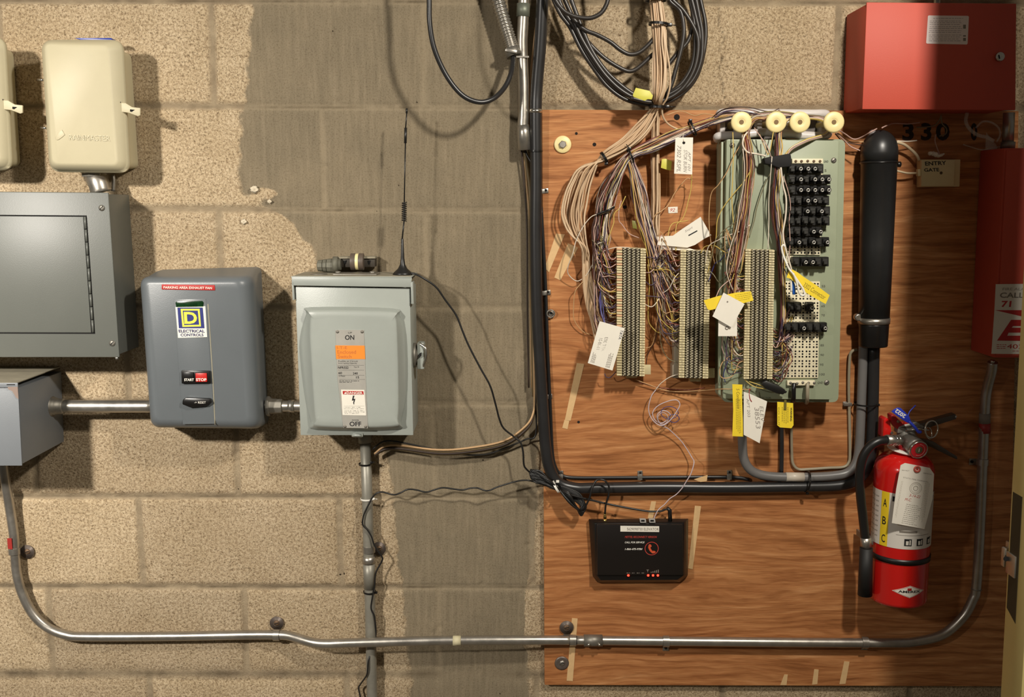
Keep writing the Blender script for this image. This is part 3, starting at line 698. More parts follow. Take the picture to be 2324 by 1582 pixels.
# channel with pipe clamp behind the top of the switch
t = thing('strut_channel', P(810, 612, .02), 'short dark strut channel with round pipe clamp standing behind the safety switch top', 'bracket')
build(MB().poly([(768, 586), (851, 586), (851, 606), (768, 607)], .03, .026), 'channel', mat('weathered_channel', (66, 60, 52), 0.6, 0.4), t, bevel=.001)
build(MB().poly([(768, 583), (851, 582.5), (852, 587), (768, 587.5)], .034, .03), 'channel_lip', K_dusty, t, bevel=.0008)
for x in (802, 820): build(MB().lathe(P(x, 594, .036), (1, 0, 0), [(-.005, .0165), (.005, .0165)], 28), 'clamp_half', mat('clamp_brown', (92, 80, 70), 0.5), t, bevel=.001)
build(MB().lathe(P(812, 594, .036), (1, 0, 0), [(-.0045, .0160), (.0045, .0160)], 28), 'clamp_cushion', mat('cream_plastic', (238, 226, 168), 0.4), t, bevel=.001)
for x in (783, 838): build(MB().poly([(x-4, 592), (x+4, 591), (x+1, 600), (x-2, 600)], .0308, .0004), 'slot', K_dark, t)
t = thing('pipe_stub', P(744, 602, .02), 'stubby grey threaded pipe fitting lying behind the safety switch top, left of the channel', 'pipe fitting')
build(MB().lathe(P(722, 603, .03), (1, 0, 0), [(-.002, .006), (.000, .011), (.009, .012), (.0092, .009), (.010, .009), (.0102, .0125), (.017, .013), (.0172, .0105), (.018, .0105), (.0182, .0135), (.030, .0145), (.031, .0145)], 10, False), 'threaded_body', mat('weathered_zinc', (120, 118, 104), 0.65, 0.3, var=0.3, vscale=80), t)
build(MB().lathe(P(760, 600, .034), (1, 0, 0), [(-.003, .0155), (.006, .0155), (.0062, .011), (.012, .011)], 24), 'rim', MATS['weathered_zinc'], t)

# ------------------------------------------------------------------ whip antenna on the switch
t = thing('whip_antenna', (P(916, 620, .08).x, -.08, zt), 'thin black whip antenna standing on a magnetic base on top of the safety switch', 'antenna')
bx = P(914, 620, .08).x
ZA = .08
build(MB().lathe((bx, -ZA, zt), (0, 0, 1), [(0, .0185), (.002, .0185), (.005, .0165), (.012, .009), (.020, .005), (.033, .0034), (.068, .0024), (.070, .0014)], 28), 'magnetic_base', K_black, t)
build(MB().tube([Vector((bx, -ZA, zt+.07)), P(917, 502, ZA)], .0014, 8), 'lower_rod', K_black, t)
a, b_ = P(917, 502, ZA), P(917.5, 459, ZA); cn = 9
build(MB().tube([a+(b_-a)*(i/(cn*14))+Vector((math.cos(i/14*6.283), math.sin(i/14*6.283), 0))*.0042 for i in range(cn*14+1)], .0011, 6), 'spring_coil', K_black, t)
build(MB().tube([P(917.5, 459, ZA), P(920, 324, ZA)], .0012, 8), 'upper_rod', K_black, t)
build(MB().tube([P(920, 325, ZA), P(920.7, 290, ZA)], .0026, 10), 'sleeve', K_black, t)
build(MB().tube([P(920.7, 290, ZA), P(923, 256, ZA)], .0012, 8), 'tip_rod', K_black, t)
build(MB().tube([P(922.8, 257, ZA), P(923.2, 246, ZA)], .002, 8), 'tip_cap', K_black, t)
# ------------------------------------------------------------------ long galvanised conduit along the bottom
def strap(px, py, z0, r, parent, ang=0, foot=None, name='strap'):
    return None
t = thing('long_conduit', P(1000, 1455, PLY), 'long galvanised conduit running along the bottom of the wall and curving up at both ends', 'conduit')
def dbl(n_): return n_
leftp = [(6, 1040, .03), (12, 1090, .03), (22, 1150, .022), (31, 1210, .020), (34, 1250, .020), (38, 1300, .020), (50, 1345, .020), (74, 1392, .020), (108, 1424, .020), (150, 1441, .020), (200, 1445, .020), (400, 1444, .020), (560, 1441, .020), (630, 1441, .021), (660, 1444, .026), (705, 1457, .042), (740, 1461, .046), (800, 1459, .047), (1000, 1454, .047), (1200, 1453, .042), (1300, 1453, .032)]
rightp = [(1300, 1453, .032), (1500, 1455, .032), (1800, 1458, .032), (2020, 1459, .032), (2080, 1456, .032), (2140, 1440, .032), (2186, 1400, .032), (2208, 1360, .032), (2216, 1330, .032), (2224, 1200, .032), (2230, 1050, .032), (2236, 920, .032), (2241, 880, .034), (2250, 845, .045), (2253, 822, .05)]
build(MB().tube(path(leftp, 6), .0097, 20), 'left_run', K_galv, t)
build(MB().tube(path(rightp, 6), .0098, 20), 'right_run', K_galv, t)
cpl = build(MB().tube([P(1325, 1453.5, .032), P(1367, 1453.8, .032)], .0122, 20), 'set_screw_coupling', K_zinc, t)
for x in (1336, 1360): build(MB().lathe(P(x, 1461, .042), (0, -1, -.5), [(0, .0032), (.004, .003), (.005, .002)], 12), 'screw', K_steel, cpl)
build(MB().tube([P(1028, 1454, .047), P(1046, 1454, .047)], .0101, 20), 'paint_ring', mat('cream_paint_drip', (206, 196, 160), 0.6), t)
build(MB().tube([P(2234.5, 960, .032), P(2235.2, 982, .032)], .0109, 20), 'red_tape_wrap', mat('red_tape', (150, 40, 34), 0.5), t)
build(MB().tube([P(2235.2, 938, .032), P(2234.5, 960, .032)], .0109, 20), 'white_tape_wrap', K_fade, t)
build(MB().poly([(16, 1222), (26, 1222), (28, 1247), (18, 1246)], .0325, .0012), 'red_sticker', mat('red_tape', (150, 40, 34), 0.5), t)
build(MB().tube([P(2215.6, 1338, .032), P(2216, 1335, .032)], .0103, 20), 'joint_ring', K_zinc, t)
build(MB().tube([P(2252, 826, .05), P(2253, 816, .05)], .0045, 10), 'pipe_end_screw', K_steel, t)
def one_hole_strap(cx_, cy_, hx, hy, z, zw, r, vert, label, big=True):
    """strap over a pipe at (cx_, cy_) with its foot screwed at (hx, hy)"""
    s_ = thing('pipe_strap', P(hx, hy, zw), label, 'pipe strap', 'pipe straps')
    c = P(cx_, cy_, z); ax = Vector((0, 0, 1)) if vert else Vector((1, 0, 0))
    mb = MB(); w_ = .0065
    pts = []
    for i in range(17):
        a = math.pi*(i/16)
        d_ = Vector((math.cos(a), -math.sin(a), 0)) if vert else Vector((0, -math.sin(a), math.cos(a)))
        pts.append(c+d_*(r+.0012))
    mb2 = MB(); vv = []
    for p in pts:
        o_ = (p-c).normalized()*.0012; vv += [p-ax*w_, p+ax*w_, p+ax*w_+o_, p-ax*w_+o_]
    mb2.add(vv, [(4*i+k, 4*i+(k+1) % 4, 4*i+4+(k+1) % 4, 4*i+4+k) for i in range(16) for k in range(4)]+[(0, 1, 2, 3), (64, 65, 66, 67)])
    autosm(build(mb2, 'band', K_galv, s_), 40)
    f = P(hx, hy, zw+.002)
    if vert: build(MB().cbox(((c.x+f.x)/2+math.copysign(r/2, f.x-c.x), -zw-.0015, f.z), abs(f.x-c.x)-r+.012, .0016, .013), 'foot', K_galv, s_, bevel=.0004)
    else: build(MB().cbox((f.x, -zw-.0015, (c.z+f.z)/2+math.copysign(r/2, f.z-c.z)), .013, .0016, abs(f.z-c.z)-r+.012), 'foot', K_galv, s_, bevel=.0004)
    if big: build(MB().lathe(P(hx, hy, zw+.0025), (0, -1, 0), [(0, .0145), (.0012, .0145), (.0013, .007), (.0016, .007)], 28), 'washer', mat('dark_zinc', (128, 116, 108), .45, .6, var=.3, vscale=90), s_)
    screw(hx, hy, zw+.004, .0062 if big else .003, s_, K_rust if big else K_dark, 'screw', .3)
    return s_
one_hole_strap(33, 1250, 62, 1252, .020, .001, .0097, True, 'pipe strap with round washer at the left upright of the long conduit')
one_hole_strap(628, 1441, 628, 1414, .021, .001, .0097, False, 'pipe strap with round washer on the block wall above the long conduit')
one_hole_strap(1300, 1453, 1286, 1424, .032, PLY, .0097, False, 'pipe strap with grey washer at the lower left corner of the plywood')
one_hole_strap(1511, 1455, 1511, 1471, .032, PLY, .0098, False, 'small square strap foot under the long conduit, on the plywood', False)
one_hole_strap(1962, 1458, 1962, 1469, .032, PLY, .0098, False, 'tiny strap foot under the right half of the long conduit', False)
one_hole_strap(2229, 1048, 2206, 1048, .032, PLY, .0098, True, 'small strap foot left of the right upright of the long conduit', False)

# ------------------------------------------------------------------ vertical conduit under the safety switch
t = thing('vertical_conduit', P(838, 1582, .002), 'grey vertical conduit dropping from the bottom of the safety switch', 'conduit')
K_vc = mat('grey_painted_conduit', (150, 146, 134), 0.45, 0.35, var=0.25, vscale=30)
build(MB().tube([P(829, 992, .02), P(834, 1150, .02), P(838, 1300, .02), P(845, 1600, .02), P(852, 1800, .02)], .0112, 20), 'pipe', K_vc, t)
build(MB().tube([P(837.2, 1276, .02), P(839.0, 1335, .02)], .0124, 20), 'coupling', K_vc, t)
build(MB().tube([P(836.9, 1262, .02), P(837.3, 1278, .02)], .0134, 20), 'compression_nut', K_galv, t)
build(MB().tube([P(836.4, 1242, .02), P(836.9, 1250, .02)], .0126, 20), 'collar', K_galv, t)
build(MB().tube([P(827, 982, .02), P(829, 1004, .02)], .014, 20), 'hub_nut', K_vc, t)
one_hole_strap(837, 1246, 860, 1245, .02, .001, .0112, True, 'pipe strap with washer right of the vertical conduit under the safety switch')
def zip_tie(px, py, z, r, m, label, tilt=0.0, head=(1, 0), tail=None, hs=.0045, ax=(0, 0, 1), ww=.0016):
    a = Vector(ax)+Vector((tilt, 0, 0)); c = P(px, py, z)
    s_ = thing('cable_tie', c, label, 'cable tie', 'cable ties')
    build(MB().band(c, a, r, ww), 'band', m, s_)
    hp = c+Vector((head[0], 0, head[1]))*(r+hs*.3)+Vector((0, -r*.35, 0))
    build(MB().cbox(hp, hs*1.3, hs, hs, 0), 'head', m, s_, bevel=.0006)
    if tail: build(MB().tube([hp, hp+Vector(tail)], .0009, 6), 'tail', m, s_)
    return s_
zip_tie(829, 1053, .02, .0125, K_blk, 'black cable tie on the vertical conduit just below the safety switch', 0, (1, .3), (.006, -.004, .002))
zip_tie(833, 1132, .02, .0124, K_wplas, 'white cable tie on the vertical conduit holding the thin black cable', 0, (1, .1), (.008, -.003, .0))
zip_tie(839, 1343, .02, .0124, K_blk, 'black cable tie on the vertical conduit above the long conduit', 0, (1, 0))

# ------------------------------------------------------------------ thin black cables of the antenna and the power supply
def cable(name, pts, r, m, label, cat='cable', group=None, k=6, n=8):
    o = build(MB().tube(path(pts, k), r, n), name, m)
    return tag(o, label, cat, group)
cable('antenna_cable', [(930, 619, .082), (945, 623, .085), (965, 634, .085), (990, 652, .08), (1010, 680, .075), (1035, 715, .07), (1050, 752, .07), (1064, 785, .07), (1090, 835, .07), (1112, 875, .07), (1124, 915, .065), (1133, 950, .06), (1143, 972, .055), (1165, 990, .05), (1181, 1004, .05), (1187, 1025, .05), (1189, 1055, .045), (1196, 1066, .04), (1207, 1076, .035)], .0019, K_black, 'thin black antenna cable curving from the antenna base down to the cable coil')
cable('power_cable', [(1215, 1094, .045), (1195, 1090, .045), (1170, 1093, .045), (1130, 1105, .04), (1106, 1114, .038), (1085, 1108, .038), (1068, 1108, .035), (1050, 1112, .033), (1030, 1110, .033), (1005, 1107, .033), (985, 1112, .033), (967, 1117, .033), (945, 1112, .033), (925, 1111, .033), (908, 1119, .033), (893, 1123, .035), (870, 1117, .037), (856, 1119, .037), (846, 1128, .036), (838, 1143, .036), (826, 1168, .036), (823, 1190, .036), (834, 1203, .036), (843, 1218, .036), (850, 1238, .036), (867, 1264, .034), (866, 1275, .03), (853, 1300, .03), (850, 1330, .03), (846, 1352, .03), (842, 1380, .03), (850, 1400, .03), (853, 1440, .022), (845, 1470, .022), (836, 1500, .034), (833, 1530, .034), (820, 1550, .02), (814, 1562, .015), (818, 1584, .015), (824, 1640, .012)], .0017, K_black, 'thin black power cable running from the coil to the vertical conduit and winding down it')
t = thing('coiled_cable', P(1262, 1105, .045), 'bundled black cable coil with white tie at the corner of the thick cable', 'cable')
for i in range(11):
    a = (i-5)/5; rr = R.uniform(-.4, .4)
    pts = [(1262+a*3, 1106+a*7, .060+rr*.012), (1238+rr*4, 1092+a*9, .058+rr*.02), (1216, 1083+a*12, .055-rr*.012), (1203+abs(a)*3, 1076+a*10, .05), (1206, 1068+a*5+4, .045+rr*.01), (1222, 1072+a*4, .044), (1236, 1082+a*4, .046), (1262-a*2, 1106-a*5, .05-rr*.008), (1290, 1128+a*11, .056+rr*.02), (1308+a*4, 1150+a*7, .056+rr*.02), (1322-abs(a)*4, 1158-a*8+4, .052), (1330-abs(a)*6, 1148-a*10, .05), (1312, 1130-a*12, .046), (1270, 1108-a*6, .046)]
    build(MB().tube(path(pts, 5), .0017, 7), 'loop', K_black, t)
zip_tie(1262, 1105, .054, .0125, K_wplas, 'white cable tie around the bundled black cable coil', .95, (.2, .9), None, .0048, (0, 0, .55), .0022).rotation_euler = (0, 0, 0)
cable('coil_lead', [(1318, 1160, .05), (1328, 1150, .06), (1338, 1130, .065), (1344, 1108, .065), (1352, 1092, .06), (1362, 1088, .055), (1374, 1092, .055), (1382, 1105, .055), (1381, 1125, .055), (1375, 1145, .052), (1373, 1166, .045)], .0019, K_black, 'thin black antenna lead arching from the coil into the top of the black communicator')
cable('power_lead', [(1290, 1122, .055), (1320, 1130, .05), (1346, 1136, .045), (1380, 1144, .042), (1420, 1152, .042), (1460, 1159, .042), (1480, 1161, .042), (1500, 1160, .042), (1512, 1156, .042), (1518, 1160, .042), (1520, 1176, .042)], .0021, K_black, 'thin black power lead running level above the communicator into its right end')

# ------------------------------------------------------------------ thick black cable and its companions
cable('thick_black_cable', [(1232, -40, .05), (1231, 0, .05), (1226, 100, .042), (1218, 200, .034), (1216, 260, .033), (1217, 400, .031), (1216, 540, .031), (1219, 700, .031), (1226, 830, .031), (1233, 940, .031), (1238, 1010, .031), (1247, 1062, .031), (1268, 1096, .031), (1305, 1108, .031), (1350, 1108, .031), (1500, 1106, .031), (1650, 1107, .031), (1800, 1105, .031), (1890, 1103, .031), (1935, 1094, .031), (1962, 1070, .031), (1975, 1030, .031), (1979, 980, .031), (1981, 900, .031), (1983, 780, .036)], .0117, K_pvc, 'thick black cable running down the plywood left edge, then right to the splice tube', n=18)
cable('slim_black_cable', [(1228, 470, .022), (1233, 560, .021), (1238, 650, .021), (1243, 800, .021), (1249, 930, .021), (1253, 1020, .021), (1259, 1056, .021), (1272, 1076, .021), (1300, 1084, .021), (1400, 1084, .021), (1550, 1083, .021), (1660, 1083, .021), (1700, 1088, .021)], .0036, K_pvc, 'slim black cable just above the thick black cable along the lower board', n=10)
K_gcab = mat('grey_cable_jacket', (112, 110, 108), 0.36, var=0.12, vscale=25)
cable('grey_cable', [(1683, 905, .06), (1684, 960, .04), (1685, 1010, .034), (1688, 1040, .034), (1700, 1063, .034), (1722, 1076, .034), (1760, 1082, .034), (1830, 1083, .034), (1890, 1080, .034), (1925, 1072, .034), (1943, 1050, .034), (1950, 1015, .034), (1953, 960, .034), (1957, 850, .034), (1960, 770, .038)], .0092, K_gcab, 'thick grey cable curving from under the green cabinet up to the splice tube', n=16)
build(MB().tube([P(1783, 1082.5, .034), P(1824, 1083, .034)], .0095, 16), 'white_cable_wrap', mat('pale_cable_marker', (196, 186, 170), .4)).parent = None
tag(bpy.data.objects['white_cable_wrap'], 'pale marker sleeve wrapped around the grey cable left of its black tie', 'sleeve')
K_gwire = mat('putty_wire', (150, 140, 118), 0.4)
cable('telephone_wire', [(1795, 905, .07), (1796, 940, .05), (1796, 975, .024), (1797, 1030, .022), (1800, 1053, .022), (1812, 1065, .022), (1835, 1065, .024), (1880, 1062, .024), (1914, 1060, .023), (1926, 1050, .022), (1929, 1030, .022), (1928, 960, .022), (1926, 880, .022), (1928, 815, .024), (1933, 798, .026), (1946, 793, .028)], .0030, K_gwire, 'putty coloured wire bent squarely between the green cabinet and the splice tube', n=10)
cable('short_black_cable', [(1772, 905, .06), (1773, 950, .026), (1774, 1010, .024), (1773, 1074, .024)], .0045, K_pvc, 'short black cable dropping straight from the green cabinet to the grey cable', n=12)
for (x, y, z, r, lb, ax_, hd) in [(1216, 343, .032, .0125, 'black cable tie around the thick black cable near the steel conduit end', (0, 0, 1), (-.2, 0)),
                      (1831, 1093, .036, .021, 'black cable tie binding the grey and the black cable below the green cabinet', (1, 0, -.15), (0, -1)),
                      (1964, 917, .034, .0215, 'black cable tie around the grey and black cables below the splice tube', (0, 0, 1), (1, 0))]:
    zip_tie(x, y, z, r, K_blk, lb, 0, hd, None, .0045, ax_)
t = thing('pipe_clip', P(1214, 252, .03), 'shiny steel clip around the thick black cable at the top edge of the plywood', 'clip')
build(MB().lathe(P(1216, 248, .033), (0, 0, -1), [(0, .0124), (.007, .0124)], 24), 'band', K_steel, t)
for (x, y, lb) in [(1238, 433, 'topmost small steel cable clip beside the thick black cable'), (1243, 664, 'small steel cable clip beside the thick black cable, left of the block bottoms'),
                   (1250, 712, 'ring shaped cable clip beside the thick black cable'), (1247, 900, 'small steel cable clip beside the thick black cable near the tan tape end'),
                   (1272, 1074, 'steel clip at the corner where the slim black cable turns right'), (1452, 1074, 'middle steel clip on the slim horizontal black cable'),
                   (1655, 1073, 'right steel clip on the slim horizontal black cable'), (1918, 917, 'steel clip holding the putty wire left of the grey cable')]:
    t = thing('cable_clip', P(x, y, PLY), lb, 'clip')
    hor = y > 1000
    build(MB().poly([(x-5, y-5), (x+6, y-6), (x+7, y+5), (x-5, y+6)], PLY+.0022, .0018), 'foot', K_galv, t, bevel=.0006)
    if hor: build(MB().poly([(x-5, y+3), (x+6, y+3), (x+6, y+16), (x-5, y+16)], .0262, .0012), 'loop', K_galv, t, bevel=.0005)
    elif y in (712,): build(MB().ring(P(x, y, PLY+.008), (0, 1, .2), .0075, .0016), 'loop', K_zinc, t)
    elif x < 1300: build(MB().poly([(x-14, y-3), (x-2, y-4), (x-2, y+6), (x-14, y+7)], .030, .0012), 'loop', K_galv, t, bevel=.0005)
    else: build(MB().poly([(x-2, y-3), (x+16, y-3), (x+16, y+5), (x-2, y+5)], .0262, .0012), 'loop', K_galv, t, bevel=.0005)
    build(MB().lathe(P(x+1, y-1, PLY+.0022), (0, -1, 0), [(0, .0024), (.0012, .0018)], 12), 'nail', K_dark, t)

# ------------------------------------------------------------------ top centre: loop, flexible and steel conduit
cable('hanging_loop_cable', [(972, -40, .13), (974, 0, .13), (975, 50, .13), (984, 105, .127), (1004, 155, .122), (1030, 196, .118), (1058, 222, .115), (1092, 232, .11), (1122, 222, .10), (1146, 197, .08), (1160, 165, .065), (1165, 128, .040)], .0047, K_pvc, 'black cable hanging in a wide loop left of the steel conduits', n=12)
t = thing('flexible_conduit', P(1160, 120, .06), 'ribbed flexible steel conduit coming down beside the hanging loop', 'conduit')
fp = path([(1118, -50, .034), (1130, 0, .034), (1143, 45, .034), (1155, 85, .035), (1163, 112, .036)], 40)
build(MB().tube(fp, [.0112+.0022*abs(math.sin(i*math.pi/7.0)) for i in range(len(fp))], 18), 'ribbed_hose', K_galv, t)
build(MB().tube([P(1161, 110, .036), P(1167, 128, .038)], .0145, 18), 'end_connector', K_zinc, t)
build(MB().cbox(P(1160, 116, .052), .022, .008, .006, -.2), 'connector_clamp', K_galv, t, bevel=.0008)
t = thing('steel_conduit', P(1188, 340, .025), 'bright steel conduit ending in a flared mouth left of the thick black cable', 'conduit')
sp_ = path([(1190, -50, .035), (1188, 30, .032), (1185, 90, .03), (1186, 140, .028), (1188, 200, .027), (1188, 260, .027), (1187, 285, .027), (1190, 310, .027), (1191, 340, .027)], 8)
rr = []
for p in sp_:
    rr.append(.0105)
build(MB().tube(sp_, rr, 22), 'pipe', K_galv, t)
build(MB().tube([P(1187, 284, .027), P(1189, 300, .027), P(1191, 341, .027)], [.0112, .0128, .0138], 22), 'flared_end', K_galv, t)
build(MB().tube([P(1188, 8, .032), P(1187, 38, .031)], .0125, 22), 'coupling', mat('green_grey_zinc', (128, 132, 118), .5, .5, var=.2, vscale=50), t)
build(MB().cbox(P(1186, 129, .040), .024, .003, .003), 'clamp_line', K_galv, t)
K_tan = mat('tan_cable', (196, 160, 118), 0.45, var=0.15, vscale=40)
K_olive = mat('dull_olive_cable', (112, 94, 62), 0.5, var=0.2, vscale=40)
K_dkw = mat('dark_brown_cable', (58, 46, 38), 0.45)
g = 'cables swinging from behind the thick black cable to the vertical conduit'
def swing(off, dz_, m, r, lb, top):
    pts = [(1213+off*.3, 560, .016), (1212+off*.4, 800, .016), (1213+off*.3, 900, .018), (1210, 938+off, .022), (1192, 968+off, .024+dz_), (1143, 1001+off, .026+dz_), (1062, 1017+off*1.0, .026+dz_), (992, 1021+off*.9, .024+dz_), (907, 1011+off*.8, .022+dz_), (872, 1014+off*.7, .022+dz_), (850, 1030+off*.4, .024)]
    return cable('swinging_cable', top+pts, r, m, lb, 'cable', g, n=8)
swing(0, .004, K_tan, .0022, 'topmost light tan cable of the sagging bunch right of the vertical conduit', [(1206, 300, .022), (1211, 420, .018)])
swing(5, .0, K_olive, .0020, 'dull olive cable of the sagging bunch, second from its top', [])
swing(9, .004, K_dkw, .0022, 'dark brown cable in the middle of the sagging bunch', [])
swing(12, .0, K_olive, .0018, 'lowest dull olive cable of the sagging bunch right of the vertical conduit', [])
cable('arched_black_cable', [(846, 1020, .024), (866, 1004, .024), (890, 1001, .024), (931, 1008, .022), (982, 1019, .020), (1042, 1031, .018), (1103, 1031, .018), (1153, 1014, .018), (1194, 997, .018), (1216, 985, .018), (1215, 900, .012)], .0017, K_black, 'thin black cable arching above the sagging tan cables beside the safety switch')
for i, (x0, x1, m, lb) in enumerate([(1183, 1203, K_tan, 'tan wire running along the left side of the steel conduit'), (1178, 1196, K_dkw, 'dark wire running down left of the steel conduit'), (1208, 1208, K_tan, 'tan wire between the steel conduit and the thick black cable'), (1198, 1211, K_olive, 'olive cable hidden in the shade left of the thick black cable')]):
    z = .012+.003*(i % 2)
    if i == 2: pts = [(1216, 60, .016), (1208, 130, .016), (1202, 200, .016), (1201, 260, .016), (1206, 320, .016), (1209, 380, .014), (1210, 460, .012)]
    elif i == 3: pts = [(1190, 342, .012), (1196, 380, .01), (1204, 450, .01), (1206, 600, .01), (1209, 760, .01), (1212, 900, .010)]
    else: pts = [(x0, 120, z), (x0-1, 220, z), (x0+2, 300, z), (x0+6, 345, z), (x0+12, 420, z-.004), (x1, 520, z-.006), (x1+1, 700, z-.006), (x1+4, 880, z-.004)]
    cable('side_wire', pts, .0018 if i < 3 else .004, m, lb)
cable('stray_black_lead', [(1192, 340, .016), (1196, 352, .016), (1206, 372, .02), (1209, 400, .02)], .0022, K_black, 'short black lead leaving the mouth of the steel conduit')

# ------------------------------------------------------------------ black cable coil at the top
coil = [
 ([(1250, -40), (1256, -3), (1273, 33), (1294, 62), (1319, 112), (1348, 156), (1380, 197), (1421, 226), (1470, 237), (1519, 230), (1560, 202), (1585, 164), (1599, 107), (1601, 57), (1592, 10), (1580, -40)], .058),
 ([(1285, -40), (1296, -3), (1309, 33), (1322, 66), (1342, 112), (1371, 156), (1404, 189), (1445, 217), (1487, 223), (1528, 209), (1565, 178), (1582, 131), (1588, 82), (1580, 41), (1567, -10), (1550, -50)], .065),
 ([(1245, -40), (1261, 0), (1278, 23), (1294, 33), (1312, 39), (1339, 41), (1362, 31), (1375, 13), (1380, -6), (1380, -40)], .095),
 ([(1300, 40), (1315, 58), (1332, 70), (1355, 79), (1385, 95), (1408, 113), (1429, 123), (1450, 119), (1470, 103), (1490, 80)], .07),
 ([(1318, 66), (1332, 92), (1371, 131), (1413, 157), (1434, 161), (1454, 149), (1480, 125), (1500, 110)], .06),
 ([(1510, -40), (1519, 0), (1544, 25), (1552, 66), (1547, 107), (1534, 156), (1523, 194), (1508, 225)], .068),
 ([(1513, 151), (1534, 125), (1560, 95), (1570, 66), (1572, 33), (1566, 0), (1555, -40)], .055),
 ([(1500, -40), (1524, -3), (1552, 25), (1579, 71), (1585, 107), (1576, 156), (1552, 197), (1519, 222), (1480, 232), (1430, 222)], .07),
 ([(1270, -40), (1282, 0), (1300, 40), (1318, 84), (1345, 130), (1375, 172), (1410, 205), (1450, 226), (1490, 230), (1530, 217), (1568, 187), (1590, 140), (1594, 82), (1586, 30), (1572, -40)], .066),
 ([(1262, -40), (1268, -3), (1283, 30), (1306, 66), (1328, 112), (1358, 158), (1390, 195), (1430, 218), (1475, 222), (1512, 214), (1546, 190), (1570, 150), (1578, 100), (1574, 40), (1560, -30)], .062)]
K_coil = mat('coil_jacket', (52, 47, 43), 0.35, var=0.3, vscale=40)
lbls = ['outermost black cable of the big coil at the top', 'inner black cable of the big coil hugging its right side', 'black cable making a small bow at the upper left of the coil', 'black cable cutting across the middle of the coil', 'black cable crossing the coil low behind the beige bundle', 'black cable on the inner right side of the coil beside the beige bundle', 'short black cable slanting up to the right inside the coil', 'black cable slanting from the beige bundle to the right edge of the coil', 'second outermost black cable of the big coil', 'black cable on the front of the big coil']
for (pts, z), lb in zip(coil, lbls):
    cable('coiled_black_cable', [(x, y, z) for x, y in pts], .0041, K_coil, lb, 'cable', 'black cables of the hanging coil', n=10)

# ------------------------------------------------------------------ beige cable bundle
K_bc = mat('beige_cable', (204, 172, 136), 0.42, var=0.12, vscale=60)
K_bc2 = mat('beige_cable_pale', (214, 186, 152), 0.42, var=0.12, vscale=60)
ORD = ['first', 'second', 'third', 'fourth', 'fifth', 'sixth', 'seventh', 'eighth', 'ninth', 'tenth', 'eleventh', 'twelfth', 'thirteenth', 'fourteenth', 'fifteenth']
def bundle(name, ctrl, n_, r, mats, label, group, fan=None, seed=1, cat='cable', tn=6, zj=.010, k=5, sh=.25):
    rr = random.Random(seed); out = []
    for i in range(n_):
        s_ = (i+.5)/n_*2-1; z_ = rr.uniform(-1, 1); pts = []; j0 = rr.uniform(-1, 1)
        for q, (x, y, w_, z) in enumerate(ctrl):
            dx_ = ctrl[min(q+1, len(ctrl)-1)][0]-ctrl[max(q-1, 0)][0]; dy_ = ctrl[min(q+1, len(ctrl)-1)][1]-ctrl[max(q-1, 0)][1]
            ln = math.hypot(dx_, dy_) or 1; nx_, ny_ = -dy_/ln, dx_/ln
            o_ = s_*w_+rr.uniform(-sh, sh)*w_*.5
            pts.append((x+nx_*o_, y+ny_*o_, max(z+z_*zj*min(1, w_/14)+rr.uniform(-.001, .001), r+PLY+.001 if y > 252 and x > 1240 else r+.001)))
        if fan: pts += fan(i, n_, s_, rr)
        mm = mats[rr.randrange(len(mats))]; o = build(MB().tube(path(pts, k), r, tn), name, mm)
        tag(o, label[i] if isinstance(label, list) else label.replace('coloured', mm.name.replace('_wire', '').replace('_', ' '), 1), cat, group); out.append(o)
    return out
trunk = [(1486, -40, 15, .075), (1489, 0, 15, .075), (1494, 55, 15, .078), (1497, 100, 15, .08), (1499, 150, 17, .08), (1497, 200, 14, .088), (1492, 226, 11, .082), (1490, 243, 9, .062)]
def fanL(i, n_, s_, rr):
    a = 1-(i+.5)/n_            # a = 1 outermost loop
    L_ = lambda o_, q_: (q_[0]+(o_[0]-q_[0])*a+rr.uniform(-2, 2), q_[1]+(o_[1]-q_[1])*a+rr.uniform(-3, 3))
    O = [(1315, 380), (1291, 412), (1279, 442), (1272, 483), (1281, 513), (1298, 536), (1318, 552)]
    I = [(1352, 388), (1340, 425), (1332, 460), (1329, 492), (1330, 525), (1333, 555), (1337, 580)]
    zz = .048+.012*rr.uniform(-1, 1)
    pts = [(*L_(o_, q_), zz) for o_, q_ in zip(O, I)]
    e = rr.uniform(-1, 1)
    pts += [(1331+e*8, 600, .042), (1336+e*12, 650, .036), (1350+e*16, 705, .03), (1366+e*16, 745+rr.uniform(-20, 40), .026)]
    return pts
bundle('beige_cable', trunk+[(1479, 262, 12, .052), (1455, 295, 18, .052), (1420, 327, 15, .052), (1371, 357, 9, .05)], 15, .0019, [K_bc, K_bc2], [f'beige cable of the fan left of the coloured wires, {q} counted from its outer loop' for q in ORD], 'beige cables fanning out at the left of the plywood', fanL, 3)
def fanC(i, n_, s_, rr):
    return [(1492+s_*9+rr.uniform(-3, 3), 560, .045), (1500+s_*14, 600+rr.uniform(0, 30), .036), (1512+s_*16, 650+rr.uniform(0, 60), .028)]
bundle('beige_cable', trunk+[(1489, 262, 8, .05), (1488, 300, 8, .046), (1487, 350, 9, .042), (1489, 400, 9, .04), (1488, 450, 9, .04), (1487, 500, 9, .042), (1488, 530, 8, .045)], 9, .0019, [K_bc, K_bc2], [f'beige cable of the strand hanging straight down the plywood, {q} from its right side' for q in ORD[:9]], 'beige cables hanging straight down the plywood', fanC, 5)
cable('beige_cable', [(1508, 60, .085), (1511, 100, .09), (1519, 150, .09), (1521, 190, .088), (1514, 222, .08), (1504, 240, .07), (1504, 262, .06), (1515, 280, .05), (1535, 292, .045), (1552, 295, .045), (1575, 300, .04)], .0018, K_bc2, 'single beige cable bowing out right of the bundle and running to the coloured wires', 'cable')
